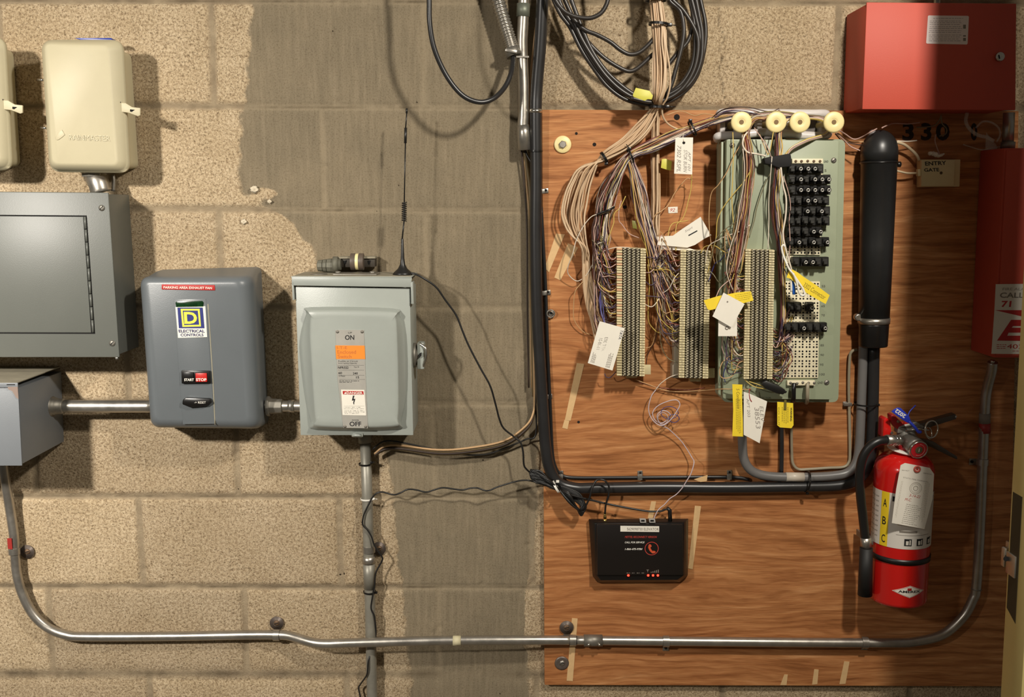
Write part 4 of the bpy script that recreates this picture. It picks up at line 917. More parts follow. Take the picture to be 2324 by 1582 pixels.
zip_tie(1489, -2, .075, .019, K_blk, 'black cable tie around the beige bundle at the top edge of the picture', 0, (1, 0), None, .006, (0, 0, 1), .0035)
zip_tie(1495, 55, .078, .018, K_blk, 'black cable tie around the beige bundle inside the coil', 0, (1, -.1), (.012, 0, -.001), .006, (.08, 0, 1), .0024)
zip_tie(1492, 243, .06, .016, K_blk, 'black cable tie around the beige bundle at the top edge of the plywood', 0, (1, 0), (.016, 0, .0), .006, (.06, 0, 1), .0028)
zip_tie(1371, 358, .05, .0115, K_blk, 'dark cable tie gathering the beige cables left of the coloured wires', 0, (.3, -.9), None, .005, (-1, 0, -.62), .0026)
K_ygt = mat('yellow_green_tag', (206, 200, 82), 0.5)
tag(build(MB().poly([(1443, 199), (1474, 206), (1482, 217), (1479, 226), (1470, 225), (1463, 229), (1438, 220), (1436, 216)], .108, .0012), 'cable_tag', K_ygt, bevel=.0004), 'yellow-green plastic tag on the left side of the beige bundle, inside the coil', 'tag')
tag(build(MB().poly([(1502, 361), (1511, 360), (1525, 366), (1523, 387), (1516, 386), (1500, 381)], .058, .0012), 'cable_tag', K_ygt, bevel=.0004), 'yellow-green plastic tag right of the hanging beige cables', 'tag')
tag(build(MB().poly([(1434, 500), (1444, 502), (1446, 520), (1436, 518)], .052, .0012), 'cable_tag', mat('olive_tag', (120, 116, 50), .5), bevel=.0004), 'small olive tag almost hidden among the coloured wires', 'tag')
# ------------------------------------------------------------------ terminal blocks
K_cream = mat('cream_comb_plastic', (226, 212, 168), 0.45, var=0.12, vscale=90)
K_orange = mat('peach_comb_plastic', (222, 178, 138), 0.45)
K_clip = mat('terminal_clip_metal', (236, 226, 196), 0.32, 0.45)
K_bshade = mat('block_core_plastic', (58, 50, 36), 0.6)
def lerp2(a, b, t): return (a[0]+(b[0]-a[0])*t, a[1]+(b[1]-a[1])*t)
def terminal_block(TL, TR, BL, BR, z, zb, label, peach=False, ncol=4, rows=50):
    t = thing('terminal_block', P(*lerp2(BL, BR, .5), zb), label, 'terminal block')
    Q = lambda u, v: lerp2(lerp2(TL, TR, u), lerp2(BL, BR, u), v)
    def slab(u0, u1, v0, v1, z1, th, mb): return mb.poly([Q(u0, v0), Q(u1, v0), Q(u1, v1), Q(u0, v1)], z1, th)
    build(slab(.03, .97, 0, 1, z-.012, max(z-.012-zb-.0008, .004), MB()), 'mounting_body', K_cream if zb < .05 else K_cream, t, bevel=.001)
    build(slab(.19, .81, 0.003, .997, z-.006, .006, MB()), 'core', K_bshade, t)
    for u0, u1, nm in ((0, .185, 'l'), (.815, 1, 'r')):
        mb = slab(u0+.03, u1-.03, 0, 1, z-.006, .007, MB()); pe = MB()
        for i in range(rows):
            v0, v1 = (i+.12)/rows, (i+.82)/rows
            (pe if (peach and u0 == 0 and i < 31 and i % 5 != 3 and i % 2 == 0) else mb).poly([Q(u0, v0), Q(u1, v0), Q(u1, v1), Q(u0, v1)], z, .009)
        st = build(mb, 'fanning_strip', K_cream, t)
        if pe.v: build(pe, 'peach_teeth', K_orange, st)
        nums = MB()
        for i in range(rows):
            if (peach and u0 == 0): break
            v0, v1 = (i+.30)/rows, (i+.62)/rows
            a_ = u0+.045+.02*((i*7) % 3)
            nums.poly([Q(a_, v0), Q(a_+.018, v0), Q(a_+.018, v1), Q(a_, v1)], z+.0003, .0002); nums.poly([Q(a_+.04, v0), Q(a_+.055, v0), Q(a_+.055, v1), Q(a_+.04, v1)], z+.0003, .0002)
        build(nums, 'pair_marks', K_fade, st) if nums.v else None
    for c in range(ncol):
        uc = .19+.62*(c+.5)/ncol; mb = MB(); w_ = .62/ncol
        for i in range(rows):
            v0 = i/rows
            mb.poly([Q(uc-w_*.10, v0+.1/rows), Q(uc+w_*.30, v0+.02/rows), Q(uc+w_*.32, v0+.30/rows), Q(uc-w_*.06, v0+.52/rows)], z+.0012, .007)
            mb.poly([Q(uc-w_*.34, v0+.45/rows), Q(uc-w_*.02, v0+.42/rows), Q(uc+w_*.02, v0+.80/rows), Q(uc-w_*.30, v0+.86/rows)], z-.001, .005)
        build(mb, 'clip_column', K_clip, t)
    return t, Q
TB1, Q1 = terminal_block((1400, 562), (1466, 564), (1400, 853), (1463, 855), .070, PLY, 'leftmost cream terminal block on the plywood, with peach teeth down its left side', True)
TB2, Q2 = terminal_block((1545, 567), (1613, 569), (1541, 858), (1607, 860), .070, PLY, 'middle cream terminal block, on the plywood between the left block and the green cabinet')
TB3, Q3 = terminal_block((1692, 565), (1758, 567), (1688, 861), (1753, 861), .128, .104, 'right terminal block mounted on the green cabinet')
for tb, q, z in ((TB1, (1466, 828), .05), (TB2, (1611, 836), .05)):
    build(MB().poly([(q[0]-4, q[1]), (q[0]+11, q[1]), (q[0]+11, q[1]+22), (q[0]-4, q[1]+22)], z, .003), 'side_tab', K_cream, tb, bevel=.0006)
    build(MB().poly([(q[0]-45, q[1]+24), (q[0]-20, q[1]+24), (q[0]-20, q[1]+30), (q[0]-45, q[1]+30)], .04, .02), 'lower_foot', K_cream, tb, bevel=.0006)
build(MB().poly([(1530, 700), (1541, 700), (1541, 858), (1526, 858), (1526, 830), (1530, 826)], .045, .028), 'side_bracket', mat('grey_white_plastic', (150, 140, 122), .5), TB2, bevel=.001)

# ------------------------------------------------------------------ green protector cabinet
K_grn = mat('sage_green_enamel', (152, 160, 134), 0.42, var=0.06, vscale=14, bump=.06, bscale=600)
t = cab = thing('protector_cabinet', P(1770, 905, PLY), 'sage green wall cabinet with perforated socket field and cables leaving its bottom', 'cabinet')
ZC = .104
mb = MB(); loft(mb, [([(1622, 322), (1886, 322), (1872, 894), (1619, 894)], 0.0, .086, .012), ([(1622, 322), (1886, 322), (1872, 894), (1619, 894)], 0.0, PLY+.001, .012)], 4)
autosm(build(mb, 'back_box', K_grn, t))
mb = MB(); loft(mb, [([(1649, 316), (1905, 319), (1889, 907), (1641, 905)], ZC, ZC, .004), ([(1649, 316), (1905, 319), (1889, 907), (1641, 905)], ZC, .088, .004)], 3)
build(mb, 'front_panel', K_grn, t, bevel=.001, limit=60)
build(MB().poly([(1637, 322), (1642, 322), (1636, 898), (1630, 897)], .094, .008), 'side_channel', K_grn, t, bevel=.001)
for x, y in ((1892, 364), (1876, 868), (1662, 330)): screw(x, y, ZC, .0052, t, K_zinc, 'screw', .7)
K_skt = mat('cream_socket_strip', (232, 222, 190), 0.5, var=.05, vscale=60)
def socket_field(TL, TR, BL, BR, groups, cols, z, name='socket_strip'):
    Q = lambda u, v: lerp2(lerp2(TL, TR, u), lerp2(BL, BR, u), v)
    s_ = build(MB().poly([TL, TR, BR, BL], z+.004, .004), name, K_skt, cab, bevel=.0006)
    mb = MB()
    for g_ in range(groups):
        for r_ in range(3):
            v = (g_+(.24+.28*r_))/groups
            for c in range(cols):
                u = (c+.5+(.06 if c % 2 == 0 else -.06))/cols; x, y = Q(u, v); q = 1.9 if not (r_ == 1 and c % 2 == 0) else .7
                mb.poly([(x-q, y-q*.7), (x-q*.5, y-q), (x+q*.5, y-q), (x+q, y-q*.7), (x+q, y+q*.7), (x+q*.5, y+q), (x-q*.5, y+q), (x-q, y+q*.7)], z+.0043, .0003)
    build(mb, 'contact_holes', K_dark, s_); return Q
socket_field((1789, 372), (1868, 373), (1783, 578), (1862, 579), 9, 10, ZC)
socket_field((1784, 581), (1800, 581), (1783, 604), (1800, 604), 1, 2, ZC)
socket_field((1780, 638), (1861, 639), (1777, 858), (1857, 858), 10, 10, ZC)
for pts, sc_ in (([(1798, 360), (1868, 360), (1868, 371), (1798, 371)], [(1806, 366), (1819, 366), (1833, 365.5), (1847, 366), (1861, 366)]), ([(1787, 864), (1850, 864), (1850, 875), (1787, 875)], [(1794, 869), (1809, 870), (1822, 868), (1835, 869), (1848, 869)])):
    gb = build(MB().poly(pts, ZC+.008, .008), 'ground_bar', K_skt, cab, bevel=.0006)
    for x, y in sc_: build(MB().lathe(P(x, y, ZC+.008), (0, -1, 0), [(0, .0026), (.0015, .0024), (.002, .0012)], 10), 'terminal_screw', K_zinc if y > 500 else K_rust, gb)
K_gink = mat('green_grey_print', (96, 100, 84), .7)
for s_, x, y, w_, h_ in (('GND', 1870, 369, 10, 5), ('5', 1871, 390, 5, 6), ('35', 1868, 526, 8, 6), ('45', 1868, 572, 8, 6), ('55', 1865, 652, 8, 5), ('65', 1864, 697, 8, 5), ('70', 1864, 718, 8, 5), ('80', 1863, 763, 8, 5), ('85', 1862, 786, 8, 5), ('90', 1862, 808, 8, 5), ('95', 1861, 830, 8, 5), ('100', 1860, 852, 12, 5), ('GND', 1856, 871, 12, 5), ('PROTECTOR', 1712, 905, 38, 4)):
    text(s_, (x, y), (x+w_, y), (x, y-h_), ZC+.0005, K_gink, 'lettering', cab, bold=.01)
for x, z0, m, nm in ((1802, .006, K_blk, 'ground_wire_black'), (1833, .006, K_gwire, 'ground_wire_putty')):
    build(MB().tube(path([(x, 870, ZC+.012), (x-.5, 885, ZC+.016), (x-1, 905, ZC+.012), (x-3 if x < 1810 else x-2, 914, ZC-.01), (x-6, 912, ZC-.04)]), .0042 if x < 1810 else .0036, 12), 'ground_wire', m, cab)

# plug-in protector modules
K_mod = mat('black_module_plastic', (26, 25, 24), 0.4)
K_mod2 = mat('charcoal_module_plastic', (44, 43, 40), 0.45)
K_ringm = mat('ring_metal', (220, 216, 206), 0.3, .4)
ordn = ['first', 'second', 'third', 'fourth', 'fifth', 'sixth', 'seventh']
rname = ['top row', 'second row', 'third row', 'fourth row', 'fifth row', 'sixth row', 'seventh row', 'eighth row', 'lone row just below the holes', 'row under the yellow tag', 'lowest row']
def module(px, py, ring_, hi, small, label, w_=16.0, h_=21.5, grp='protector modules plugged into the green cabinet'):
    z0 = ZC+.0046; t = thing('protector_module', P(px, py+h_/2, z0), label, 'surge protector', grp)
    z1 = z0+(.030 if hi else .022)
    m_ = K_mod if ring_ else K_mod2
    build(MB().poly([(px-w_/2, py-h_/2), (px+w_/2, py-h_/2), (px+w_/2, py+h_/2), (px-w_/2, py+h_/2)], z0+.014, .014), 'base', K_mod, t, bevel=.0008, seg=1)
    build(MB().poly([(px-w_*.42, py-h_*.36), (px+w_*.42, py-h_*.36), (px+w_*.42, py+h_*.14), (px-w_*.42, py+h_*.2)], z1-.006, .012), 'shoulder', m_, t, bevel=.0012, seg=1)
    if ring_:
        q = P(px, py+.5, z1-.012)
        build(MB().lathe(q, (0, -1, 0), [(0, .0052), (.010, .0050), (.012, .004)], 16), 'nose', K_mod, t)
        build(MB().ring(q+Vector((0, -.0122, 0)), (0, 1, 0), .0026, .0007, 20, 6), 'test_ring', K_ringm, t)
    else:
        build(MB().poly([(px-w_*.22, py-h_*.1), (px+w_*.40, py-h_*.1), (px+w_*.40, py+h_*.32), (px-w_*.22, py+h_*.32)], z1-.001, .012), 'nose', m_, t, bevel=.0012, seg=1)
rowdef = [(383, [(1798, 0), (1813.6, 1), (1830.4, 1), (1846, 1), (1861, 0)]), (407, [(1798, 0), (1814, 1), (1830, 2), (1846, 1), (1862, 1), (1877, 1)]), (431, [(1798, 0), (1814, 1), (1830, 1), (1846, 1), (1862, 1), (1877, 1)]),
          (455, [(1797, 0), (1813, 0), (1830, 1), (1846, 1), (1860, 2), (1874, 0)]), (479, [(1797, 0), (1812, 0), (1829, 1), (1845, 0), (1861, 1), (1876, 0)]), (501, [(1796, 0), (1811, 0), (1828, 0), (1843, 0), (1859, 2), (1875, 0)]),
          (525, [(1795, 0), (1810, 0), (1828, 0), (1843, 1), (1858.5, 1)]), (549, [(1795, 0), (1810, 1), (1826, 0), (1843, 1), (1858, 0), (1874, 1)]), (594, [(1807, 0), (1825, 1), (1841, 1), (1857, 0), (1873, 0)]),
          (697, [(1795, 0), (1811, 0), (1839, 1)]), (743, [(1788, 0), (1804, 0), (1821, 1), (1838, 0), (1854, 0), (1869, 1)])]
for ri, (y, ms) in enumerate(rowdef):
    for ci, (x, rg) in enumerate(ms):
        pos = ordn[ci] if ci < len(ms)-1 else 'last'
        module(x, y, rg == 1, rg != 2 and (ri+ci) % 3 != 0, False, f"black plug-in protector {'with ring' if rg == 1 else 'without ring'}, {pos} from left in the {rname[ri]}")  # highest code is an added dark plug filling a gap that lies in shadow
# velcro wrap, loose module
tag(build(MB().poly([(1734, 359), (1752, 355), (1772, 352), (1795, 348), (1798, 366), (1797, 378), (1780, 380), (1766, 381), (1750, 374), (1736, 372)], ZC+.035, .022), 'wire_strap', mat('black_fabric_strap', (22, 20, 20), .8), bevel=.003), 'black strap wrapped around the coloured wires above the socket field', 'strap')
t = thing('protector_module', P(1758, 884, ZC+.01), 'black protector module dangling at a slant under the right terminal block', 'surge protector')
build(MB().poly([(1728, 869), (1740, 864), (1770, 877), (1783, 885), (1779, 896), (1762, 893), (1735, 881)], ZC+.030, .018), 'body', K_mod, t, bevel=.0018)
build(MB().poly([(1780, 886), (1787, 889), (1783, 893), (1779, 893)], ZC+.024, .008), 'tip', K_mod, t, bevel=.0008)

# ------------------------------------------------------------------ wire guide rings and cream spools above the cabinet
K_rail = mat('milky_plastic_rail', (214, 208, 204), 0.28, var=.12, vscale=40)
for pts, lb in (([(1632, 262, .05), (1640, 256, .06), (1690, 256, .065), (1760, 257, .065), (1840, 258, .065), (1872, 258, .06), (1876, 264, .05)], 'upper milky plastic wire rail running behind the cream spools'),
                ([(1628, 316, .05), (1632, 309, .065), (1680, 306, .07), (1740, 300, .07), (1800, 305, .07), (1860, 309, .07), (1878, 306, .06), (1878, 298, .05)], 'lower milky plastic wire rail over the top of the green cabinet')):
    o = build(MB().tube(path(pts), .0078, 14), 'wire_rail', K_rail); tag(o, lb, 'rail')
t = thing('rail_plate', P(1700, 315, PLY), 'grey mounting plate holding the milky wire rails above the green cabinet', 'bracket')
build(MB().poly([(1628, 262), (1880, 260), (1878, 312), (1626, 318)], .028, .010), 'plate', mat('grey_plate_plastic', (120, 114, 110), .4, var=.2, vscale=20), t, bevel=.002)
for x in (1640, 1724, 1792, 1870): build(MB().poly([(x-6, 262), (x+6, 262), (x+6, 312), (x-6, 312)], .058, .029), 'rib', K_rail, t, bevel=.002)
K_spool = mat('cream_spool', (240, 222, 160), 0.42, var=.04, vscale=40)
for i, (x, y) in enumerate([(1683, 277), (1762, 277), (1816, 277), (1893, 277)]):
    t = thing('wire_spool', P(x, y, .02), ['leftmost cream mushroom spool above the green cabinet', 'second cream mushroom spool from the left above the green cabinet', 'third cream mushroom spool, close beside the second one', 'rightmost cream mushroom spool, at the upper right corner of the green cabinet'][i], 'wire spool', 'cream spools above the cabinet')
    z = .118
    build(MB().lathe(P(x, y, z), (0, 1, 0), [(0, .0052), (-.0005, .0058), (-.001, .0085), (-.001, .0165), (.0005, .019), (.003, .0194), (.0042, .0188), (.005, .010), (.0055, .0072), (z-PLY-.014, .0072), (z-PLY-.002, .011)], 40), 'spool_body', K_spool, t)
    build(MB().lathe(P(x, y, z+.0006), (0, 1, 0), [(0, .0044), (.0012, .0044)], 20), 'centre_hole', mat('spool_hole_brown', (120, 92, 50), .6), t)
t = thing('wood_washer', P(1277, 328, PLY), 'cream round washer with hex bolt at the upper left of the plywood', 'washer')
build(MB().lathe(P(1277, 328, PLY), (0, -1, 0), [(0, .0165), (.003, .0168), (.0042, .0155), (.0046, .007), (.0046, .006)], 36), 'washer', K_spool, t)
build(MB().lathe(P(1277, 328, PLY+.0046), (0, -1, 0), [(0, .0076), (.004, .0076), (.005, .0064)], 6, False), 'hex_bolt', K_galv, t)
t = thing('steel_washer', P(1275, 1505, PLY), 'dull grey round washer with screw at the lower left corner of the plywood', 'washer')
build(MB().lathe(P(1275, 1505, PLY), (0, -1, 0), [(0, .0150), (.0012, .0150), (.0022, .012), (.0016, .007)], 36), 'washer', mat('dark_zinc', (128, 116, 108), .45), t)
screw(1276, 1505, PLY+.0016, .006, t, K_galv, 'screw', .3)

# ------------------------------------------------------------------ thin coloured telephone wires
def wm(nm, c): return mat(nm, c, .42)
WV, WP, WY, WB, WT, WR, WU, WG, WW = wm('violet_wire', (78, 64, 84)), wm('pink_white_wire', (196, 162, 150)), wm('yellow_wire', (206, 178, 92)), wm('dark_brown_wire', (70, 46, 38)), wm('tan_wire', (198, 158, 112)), wm('red_brown_wire', (124, 62, 50)), wm('blue_wire', (58, 60, 122)), wm('grey_olive_wire', (120, 112, 84)), wm('white_wire', (222, 210, 192))
mixA = [WV, WV, WP, WP, WB, WB, WY, WT, WW, WR, WG]
def drop(Qf, us, ends, zt, side, base_y0, base_y1):
    """the wire leaves the bundle and bends into the comb of a block"""
    def f(i, n_, s_, rr):
        v = ends[0]+(ends[1]-ends[0])*((i*7) % n_+rr.random())/n_
        ex, ey = Qf(us, v)
        d = side
        return [(ex+d*rr.uniform(20, 52), ey-rr.uniform(14, 60), zt+rr.uniform(.0, .02)), (ex+d*rr.uniform(10, 20), ey+rr.uniform(-3, 9), zt+rr.uniform(-.004, .010)), (ex-d*1.5, ey, zt-.002)]
    return f
gA = 'coloured wires running down to the left terminal block'
bundle('telephone_wire', [(1668, 262, 6, .08), (1640, 268, 7, .075), (1605, 279, 8, .068), (1570, 293, 9, .062), (1525, 311, 12, .062), (1475, 333, 12, .062), (1430, 353, 8, .06), (1408, 384, 12, .056), (1386, 425, 18, .052), (1374, 462, 19, .05), (1367, 505, 17, .05), (1363, 545, 20, .05)], 58, .00095, mixA, 'thin coloured wire bundled with others into the left comb of the leftmost block', gA, drop(Q1, 0, (.03, .72), .052, -1, 0, 0), 11, 'wire', 4, .012, 4, .5)
gB = 'coloured wires running down to the middle terminal block'
bundle('telephone_wire', [(1668, 262, 6, .08), (1640, 268, 7, .075), (1605, 279, 8, .068), (1570, 293, 9, .062), (1525, 311, 12, .062), (1475, 333, 12, .062), (1432, 354, 8, .06), (1440, 395, 10, .052), (1450, 440, 15, .048), (1460, 490, 15, .046), (1472, 535, 15, .046), (1484, 575, 14, .046), (1492, 610, 16, .046)], 54, .00095, mixA, 'thin coloured wire bundled with others into the left side of the middle block', gB, drop(Q2, 0, (.02, .72), .052, -1, 0, 0), 12, 'wire', 4, .012, 4, .5)
gC = 'coloured wires hanging from the leftmost spool'
bundle('telephone_wire', [(1740, 268, 6, .10), (1712, 270, 5, .10), (1692, 298, 8, .10), (1697, 335, 12, .122), (1700, 375, 13, .126), (1697, 420, 12, .126), (1690, 470, 13, .128), (1682, 520, 15, .128), (1672, 570, 16, .128), (1664, 620, 14, .130)], 36, .00095, mixA+[WR, WT], 'thin coloured wire hanging from the leftmost spool beside the right block', gC, drop(Q3, 0, (.02, .95), .112, -1, 0, 0), 13, 'wire', 4, .010, 4, .5)
gD = 'coloured wires passing under the black strap'
bundle('telephone_wire', [(1800, 268, 6, .10), (1782, 272, 5, .10), (1768, 300, 7, .11), (1768, 335, 8, .125), (1766, 365, 6, .130), (1764, 400, 8, .128), (1760, 450, 10, .128), (1764, 500, 11, .126), (1771, 550, 9, .124), (1775, 620, 7, .120), (1777, 700, 6, .118), (1775, 770, 6, .118)], 30, .00095, mixA+[WY, WR], 'thin coloured wire passing under the black strap beside the right block', gD, drop(Q3, 1, (.60, .99), .112, 1, 0, 0), 14, 'wire', 4, .008, 4, .5)
gE = 'coloured wires along the top rail'
bundle('telephone_wire', [(1660, 266, 5, .08), (1700, 262, 6, .085), (1760, 258, 7, .09), (1820, 264, 6, .088), (1866, 270, 5, .085), (1885, 290, 4, .085), (1872, 306, 3, .09), (1835, 318, 4, .115), (1800, 335, 4, .12), (1784, 352, 3, .126)], 10, .00095, [WY, WG, WB, WP, WW], 'thin coloured wire strung along the rail past the cream spools', gE, None, 15, 'wire', 4, .006, 4, .6)
bundle('telephone_wire', [(1600, 290, 4, .07), (1640, 255, 6, .085), (1690, 250, 7, .09), (1745, 262, 7, .09), (1770, 250, 4, .09)], 6, .0009, [WV, WP, WB, WY], 'thin coloured wire arching over the milky rail at the top edge of the plywood', 'wires arching over the rail', None, 16, 'wire', 4, .006, 5, .8)
def wire(pts, m, lb, r=.00095, grp='loose single wires', nm='telephone_wire'):
    return cable(nm, pts, r, m, lb, 'wire', grp, 6, 5)
W1 = [
 ([(1420, 445, .06), (1408, 470, .06), (1394, 485, .06), (1393, 505, .06), (1388, 520, .06), (1380, 545, .06), (1376, 575, .06), (1380, 615, .058), (1402, 627, .055)], WY, 'yellow wire hanging left of the top of the leftmost block'),
 ([(1410, 455, .06), (1405, 475, .06), (1405, 500, .06), (1412, 510, .06), (1428, 530, .06), (1450, 540, .058)], WP, 'pink wire curving above the leftmost block'),
 ([(1392, 468, .064), (1370, 484, .066), (1345, 490, .066), (1325, 512, .066), (1308, 545, .066), (1300, 575, .064), (1289, 606, .05), (1291, 624, .04), (1310, 638, .035), (1330, 625, .04), (1345, 600, .05), (1362, 575, .06), (1395, 562, .062), (1430, 562, .06)], WW, 'long white wire looping left across the beige cables and back to the block'),
 ([(1322, 640, .04), (1306, 660, .04), (1302, 690, .035), (1303, 725, .03), (1320, 750, .025), (1340, 760, .022)], WT, 'fine tan wire dangling left of the white card'),
 ([(1570, 396, .05), (1568, 430, .045), (1561, 460, .045), (1556, 480, .045), (1548, 498, .045), (1536, 510, .045), (1533, 535, .05), (1534, 570, .06)], WY, 'yellow wire dropping from the hanging tag to the middle block'),
 ([(1572, 410, .045), (1560, 405, .045), (1545, 420, .045), (1530, 440, .045), (1517, 465, .045), (1500, 480, .05), (1486, 490, .05), (1476, 520, .05), (1472, 560, .05)], WT, 'tan wire slanting from the hanging tag down past the red number sticker'),
 ([(1562, 500, .045), (1548, 503, .045), (1526, 508, .045), (1517, 530, .05), (1515, 570, .055), (1517, 600, .055)], WY, 'yellow wire bending over the white folded card'),
 ([(1540, 620, .065), (1530, 632, .075), (1518, 655, .07), (1500, 668, .06)], WW, 'short white wire end leaving the middle block'),
 ([(1470, 600, .06), (1474, 640, .06), (1472, 680, .055), (1471, 720, .05), (1476, 738, .045), (1495, 755, .045), (1506, 740, .045), (1500, 700, .05)], WY, 'yellow wire looping between the left and the middle block'),
 ([(1488, 620, .065), (1496, 680, .06), (1510, 720, .06), (1530, 735, .06), (1541, 738, .06)], WP, 'pink wire entering the lower left side of the middle block'),
 ([(1490, 640, .05), (1494, 720, .045), (1488, 770, .04), (1478, 790, .035), (1468, 812, .035), (1466, 850, .035)], WB, 'dark brown wire dangling right of the leftmost block'),
 ([(1497, 720, .05), (1500, 780, .045), (1515, 812, .045), (1540, 823, .055), (1556, 824, .06)], WG, 'olive wire sagging into the foot of the middle block'),
 ([(1495, 700, .045), (1486, 760, .04), (1478, 785, .035), (1464, 790, .035)], WT, 'short tan wire end beside the leftmost block'),
 ([(1543, 848, .055), (1520, 856, .05), (1500, 870, .045), (1488, 885, .04)], WW, 'white and blue wire leaving the foot of the middle block', ),
 ([(1372, 848, .045), (1376, 856, .045), (1386, 856, .045), (1398, 844, .055)], WV, 'violet wire loop under the white card'),
 ([(1443, 862, .03), (1470, 872, .028), (1510, 886, .026), (1540, 889, .03), (1600, 886, .06), (1640, 883, .11), (1680, 884, .12), (1705, 884, .118)], WT, 'fine tan wire strung level from under the left block to the green cabinet'),
 ([(1600, 880, .03), (1560, 885, .028), (1500, 880, .026), (1450, 868, .026)], WR, 'red-brown wire lying on the plywood under the middle block'),
 ([(1696, 300, .12), (1688, 312, .128), (1686, 330, .13), (1696, 345, .13), (1715, 349, .13), (1738, 354, .14)], WW, 'thick white wire bending from the leftmost spool to the black strap', ),
 ([(1663, 300, .11), (1664, 340, .115), (1663, 400, .115), (1661, 450, .115), (1664, 500, .118), (1668, 540, .12)], WY, 'yellow wire hanging straight down left of the violet bundle'),
 ([(1686, 320, .12), (1668, 350, .115), (1650, 390, .115), (1630, 420, .11), (1614, 440, .10), (1609, 490, .09), (1612, 540, .085), (1622, 600, .085)], WT, 'tan wire bowing out left of the green cabinet'),
 ([(1704, 385, .13), (1690, 410, .13), (1665, 440, .125), (1642, 470, .12), (1628, 500, .115), (1625, 540, .11), (1616, 575, .10), (1606, 620, .09)], WY, 'yellow wire slanting left across the green cabinet edge'),
 ([(1704, 455, .13), (1690, 490, .128), (1660, 510, .122), (1635, 530, .115), (1622, 550, .108), (1612, 600, .1)], WG, 'olive wire crossing the cabinet edge lower down'),
 ([(1703, 510, .13), (1680, 525, .126), (1650, 535, .12), (1630, 545, .112), (1608, 560, .1), (1600, 600, .09)], WW, 'white wire crossing to the middle block'),
 ([(1752, 355, .14), (1745, 450, .128), (1745, 500, .126), (1743, 565, .13)], WW, 'white wire dropping straight to the top of the right block'),
 ([(1750, 390, .126), (1735, 420, .12), (1718, 470, .115), (1712, 500, .115), (1700, 540, .12)], WG, 'thin dark wire shadowing the green panel between the bundles'),
 ([(1772, 380, .15), (1777, 420, .15), (1784, 450, .15), (1783, 490, .148), (1777, 530, .148), (1782, 560, .15), (1790, 590, .15), (1798, 618, .15)], WW, 'thick white cord hanging right of the strap down to the yellow flag'),
 ([(1778, 400, .138), (1790, 440, .138), (1794, 470, .136), (1791, 500, .134), (1793, 550, .134), (1790, 600, .13)], WP, 'pink wire left of the black modules'),
 ([(1772, 560, .14), (1776, 600, .145), (1788, 625, .148), (1800, 635, .15)], WB, 'dark wire joining the yellow flag'),
 ([(1590, 575, .075), (1600, 560, .08), (1622, 558, .1), (1650, 574, .12), (1690, 572, .128)], WY, 'yellow wire bridging the middle and the right block'),
 ([(1608, 640, .08), (1622, 600, .09), (1636, 590, .1), (1655, 565, .12)], WU, 'blue wire slanting up right of the middle block'),
 ([(1594, 600, .08), (1618, 622, .09), (1632, 640, .10), (1645, 625, .11)], WG, 'olive wire arching right of the middle block top'),
 ([(1628, 600, .1), (1626, 580, .1), (1636, 565, .11), (1660, 552, .12)], WG, 'grey wire arching over the cabinet edge beside the middle block'),
 ([(1665, 632, .13), (1650, 640, .135), (1634, 655, .14), (1626, 672, .145), (1618, 690, .145), (1620, 712, .14), (1630, 724, .135)], WP, 'pale wire looping around the yellow band and white cards'),
 ([(1660, 806, .11), (1640, 822, .12), (1633, 845, .122), (1640, 858, .122), (1660, 855, .122), (1670, 840, .12), (1676, 825, .12), (1690, 818, .12)], WT, 'tan and white wire loop at the lower left of the green cabinet'),
 ([(1670, 760, .11), (1664, 790, .11), (1655, 810, .11), (1648, 830, .112), (1642, 850, .11), (1646, 868, .108)], WU, 'bluish wire curling at the lower left of the green cabinet'),
 ([(1690, 862, .12), (1705, 874, .128), (1720, 880, .13), (1738, 882, .128), (1724, 874, .126), (1700, 866, .12)], WY, 'yellow and white wire turn below the right block'),
 ([(1702, 882, .13), (1700, 892, .135), (1702, 905, .136), (1706, 912, .136)], wm('red_string', (150, 40, 40)), 'red string holding the white paper slip below the green cabinet'),
 ([(1755, 300, .12), (1748, 340, .13), (1742, 352, .14)], WY, 'short yellow wire between second spool and black strap'),
 ([(1735, 315, .12), (1740, 335, .128), (1748, 352, .14)], WG, 'short olive wire dropping into the black strap'),
 ([(1724, 305, .12), (1732, 325, .128), (1742, 350, .14)], WT, 'tan wire dropping from the rail into the black strap'),
 ([(1712, 290, .12), (1722, 305, .128), (1740, 330, .132), (1750, 356, .138)], WP, 'pale wire crossing from the first spool into the strap'),
 ([(1510, 262, .05), (1545, 252, .05), (1575, 262, .06), (1600, 258, .07), (1630, 264, .08)], WT, 'thin wire above the tied coloured bundle at the top edge of the plywood')]
for a_ in W1:
    wire(a_[0], a_[1], a_[2], .0018 if 'thick' in a_[2] else .00095)
# white-blue wire tangle
wire([(1488, 885, .04), (1478, 900, .04), (1472, 925, .04), (1476, 945, .04), (1488, 960, .042), (1503, 966, .044), (1520, 955, .046), (1535, 935, .046), (1543, 918, .046), (1535, 908, .044), (1515, 911, .042), (1492, 922, .04), (1481, 938, .04), (1488, 955, .04), (1503, 960, .04), (1517, 950, .04), (1521, 940, .042), (1508, 932, .044), (1494, 938, .044), (1492, 950, .042), (1502, 966, .04), (1515, 972, .036), (1530, 985, .032), (1545, 1000, .03), (1556, 1015, .03), (1570, 1038, .034), (1575, 1050, .046), (1568, 1075, .05), (1558, 1092, .05), (1548, 1108, .048), (1535, 1122, .045), (1520, 1132, .045), (1508, 1145, .045), (1495, 1156, .045), (1488, 1168, .045), (1484, 1178, .045)], wm('pale_lilac_wire', (196, 180, 184)), 'pale twisted white and blue wire with a tangle, dropping to the communicator', .0011)
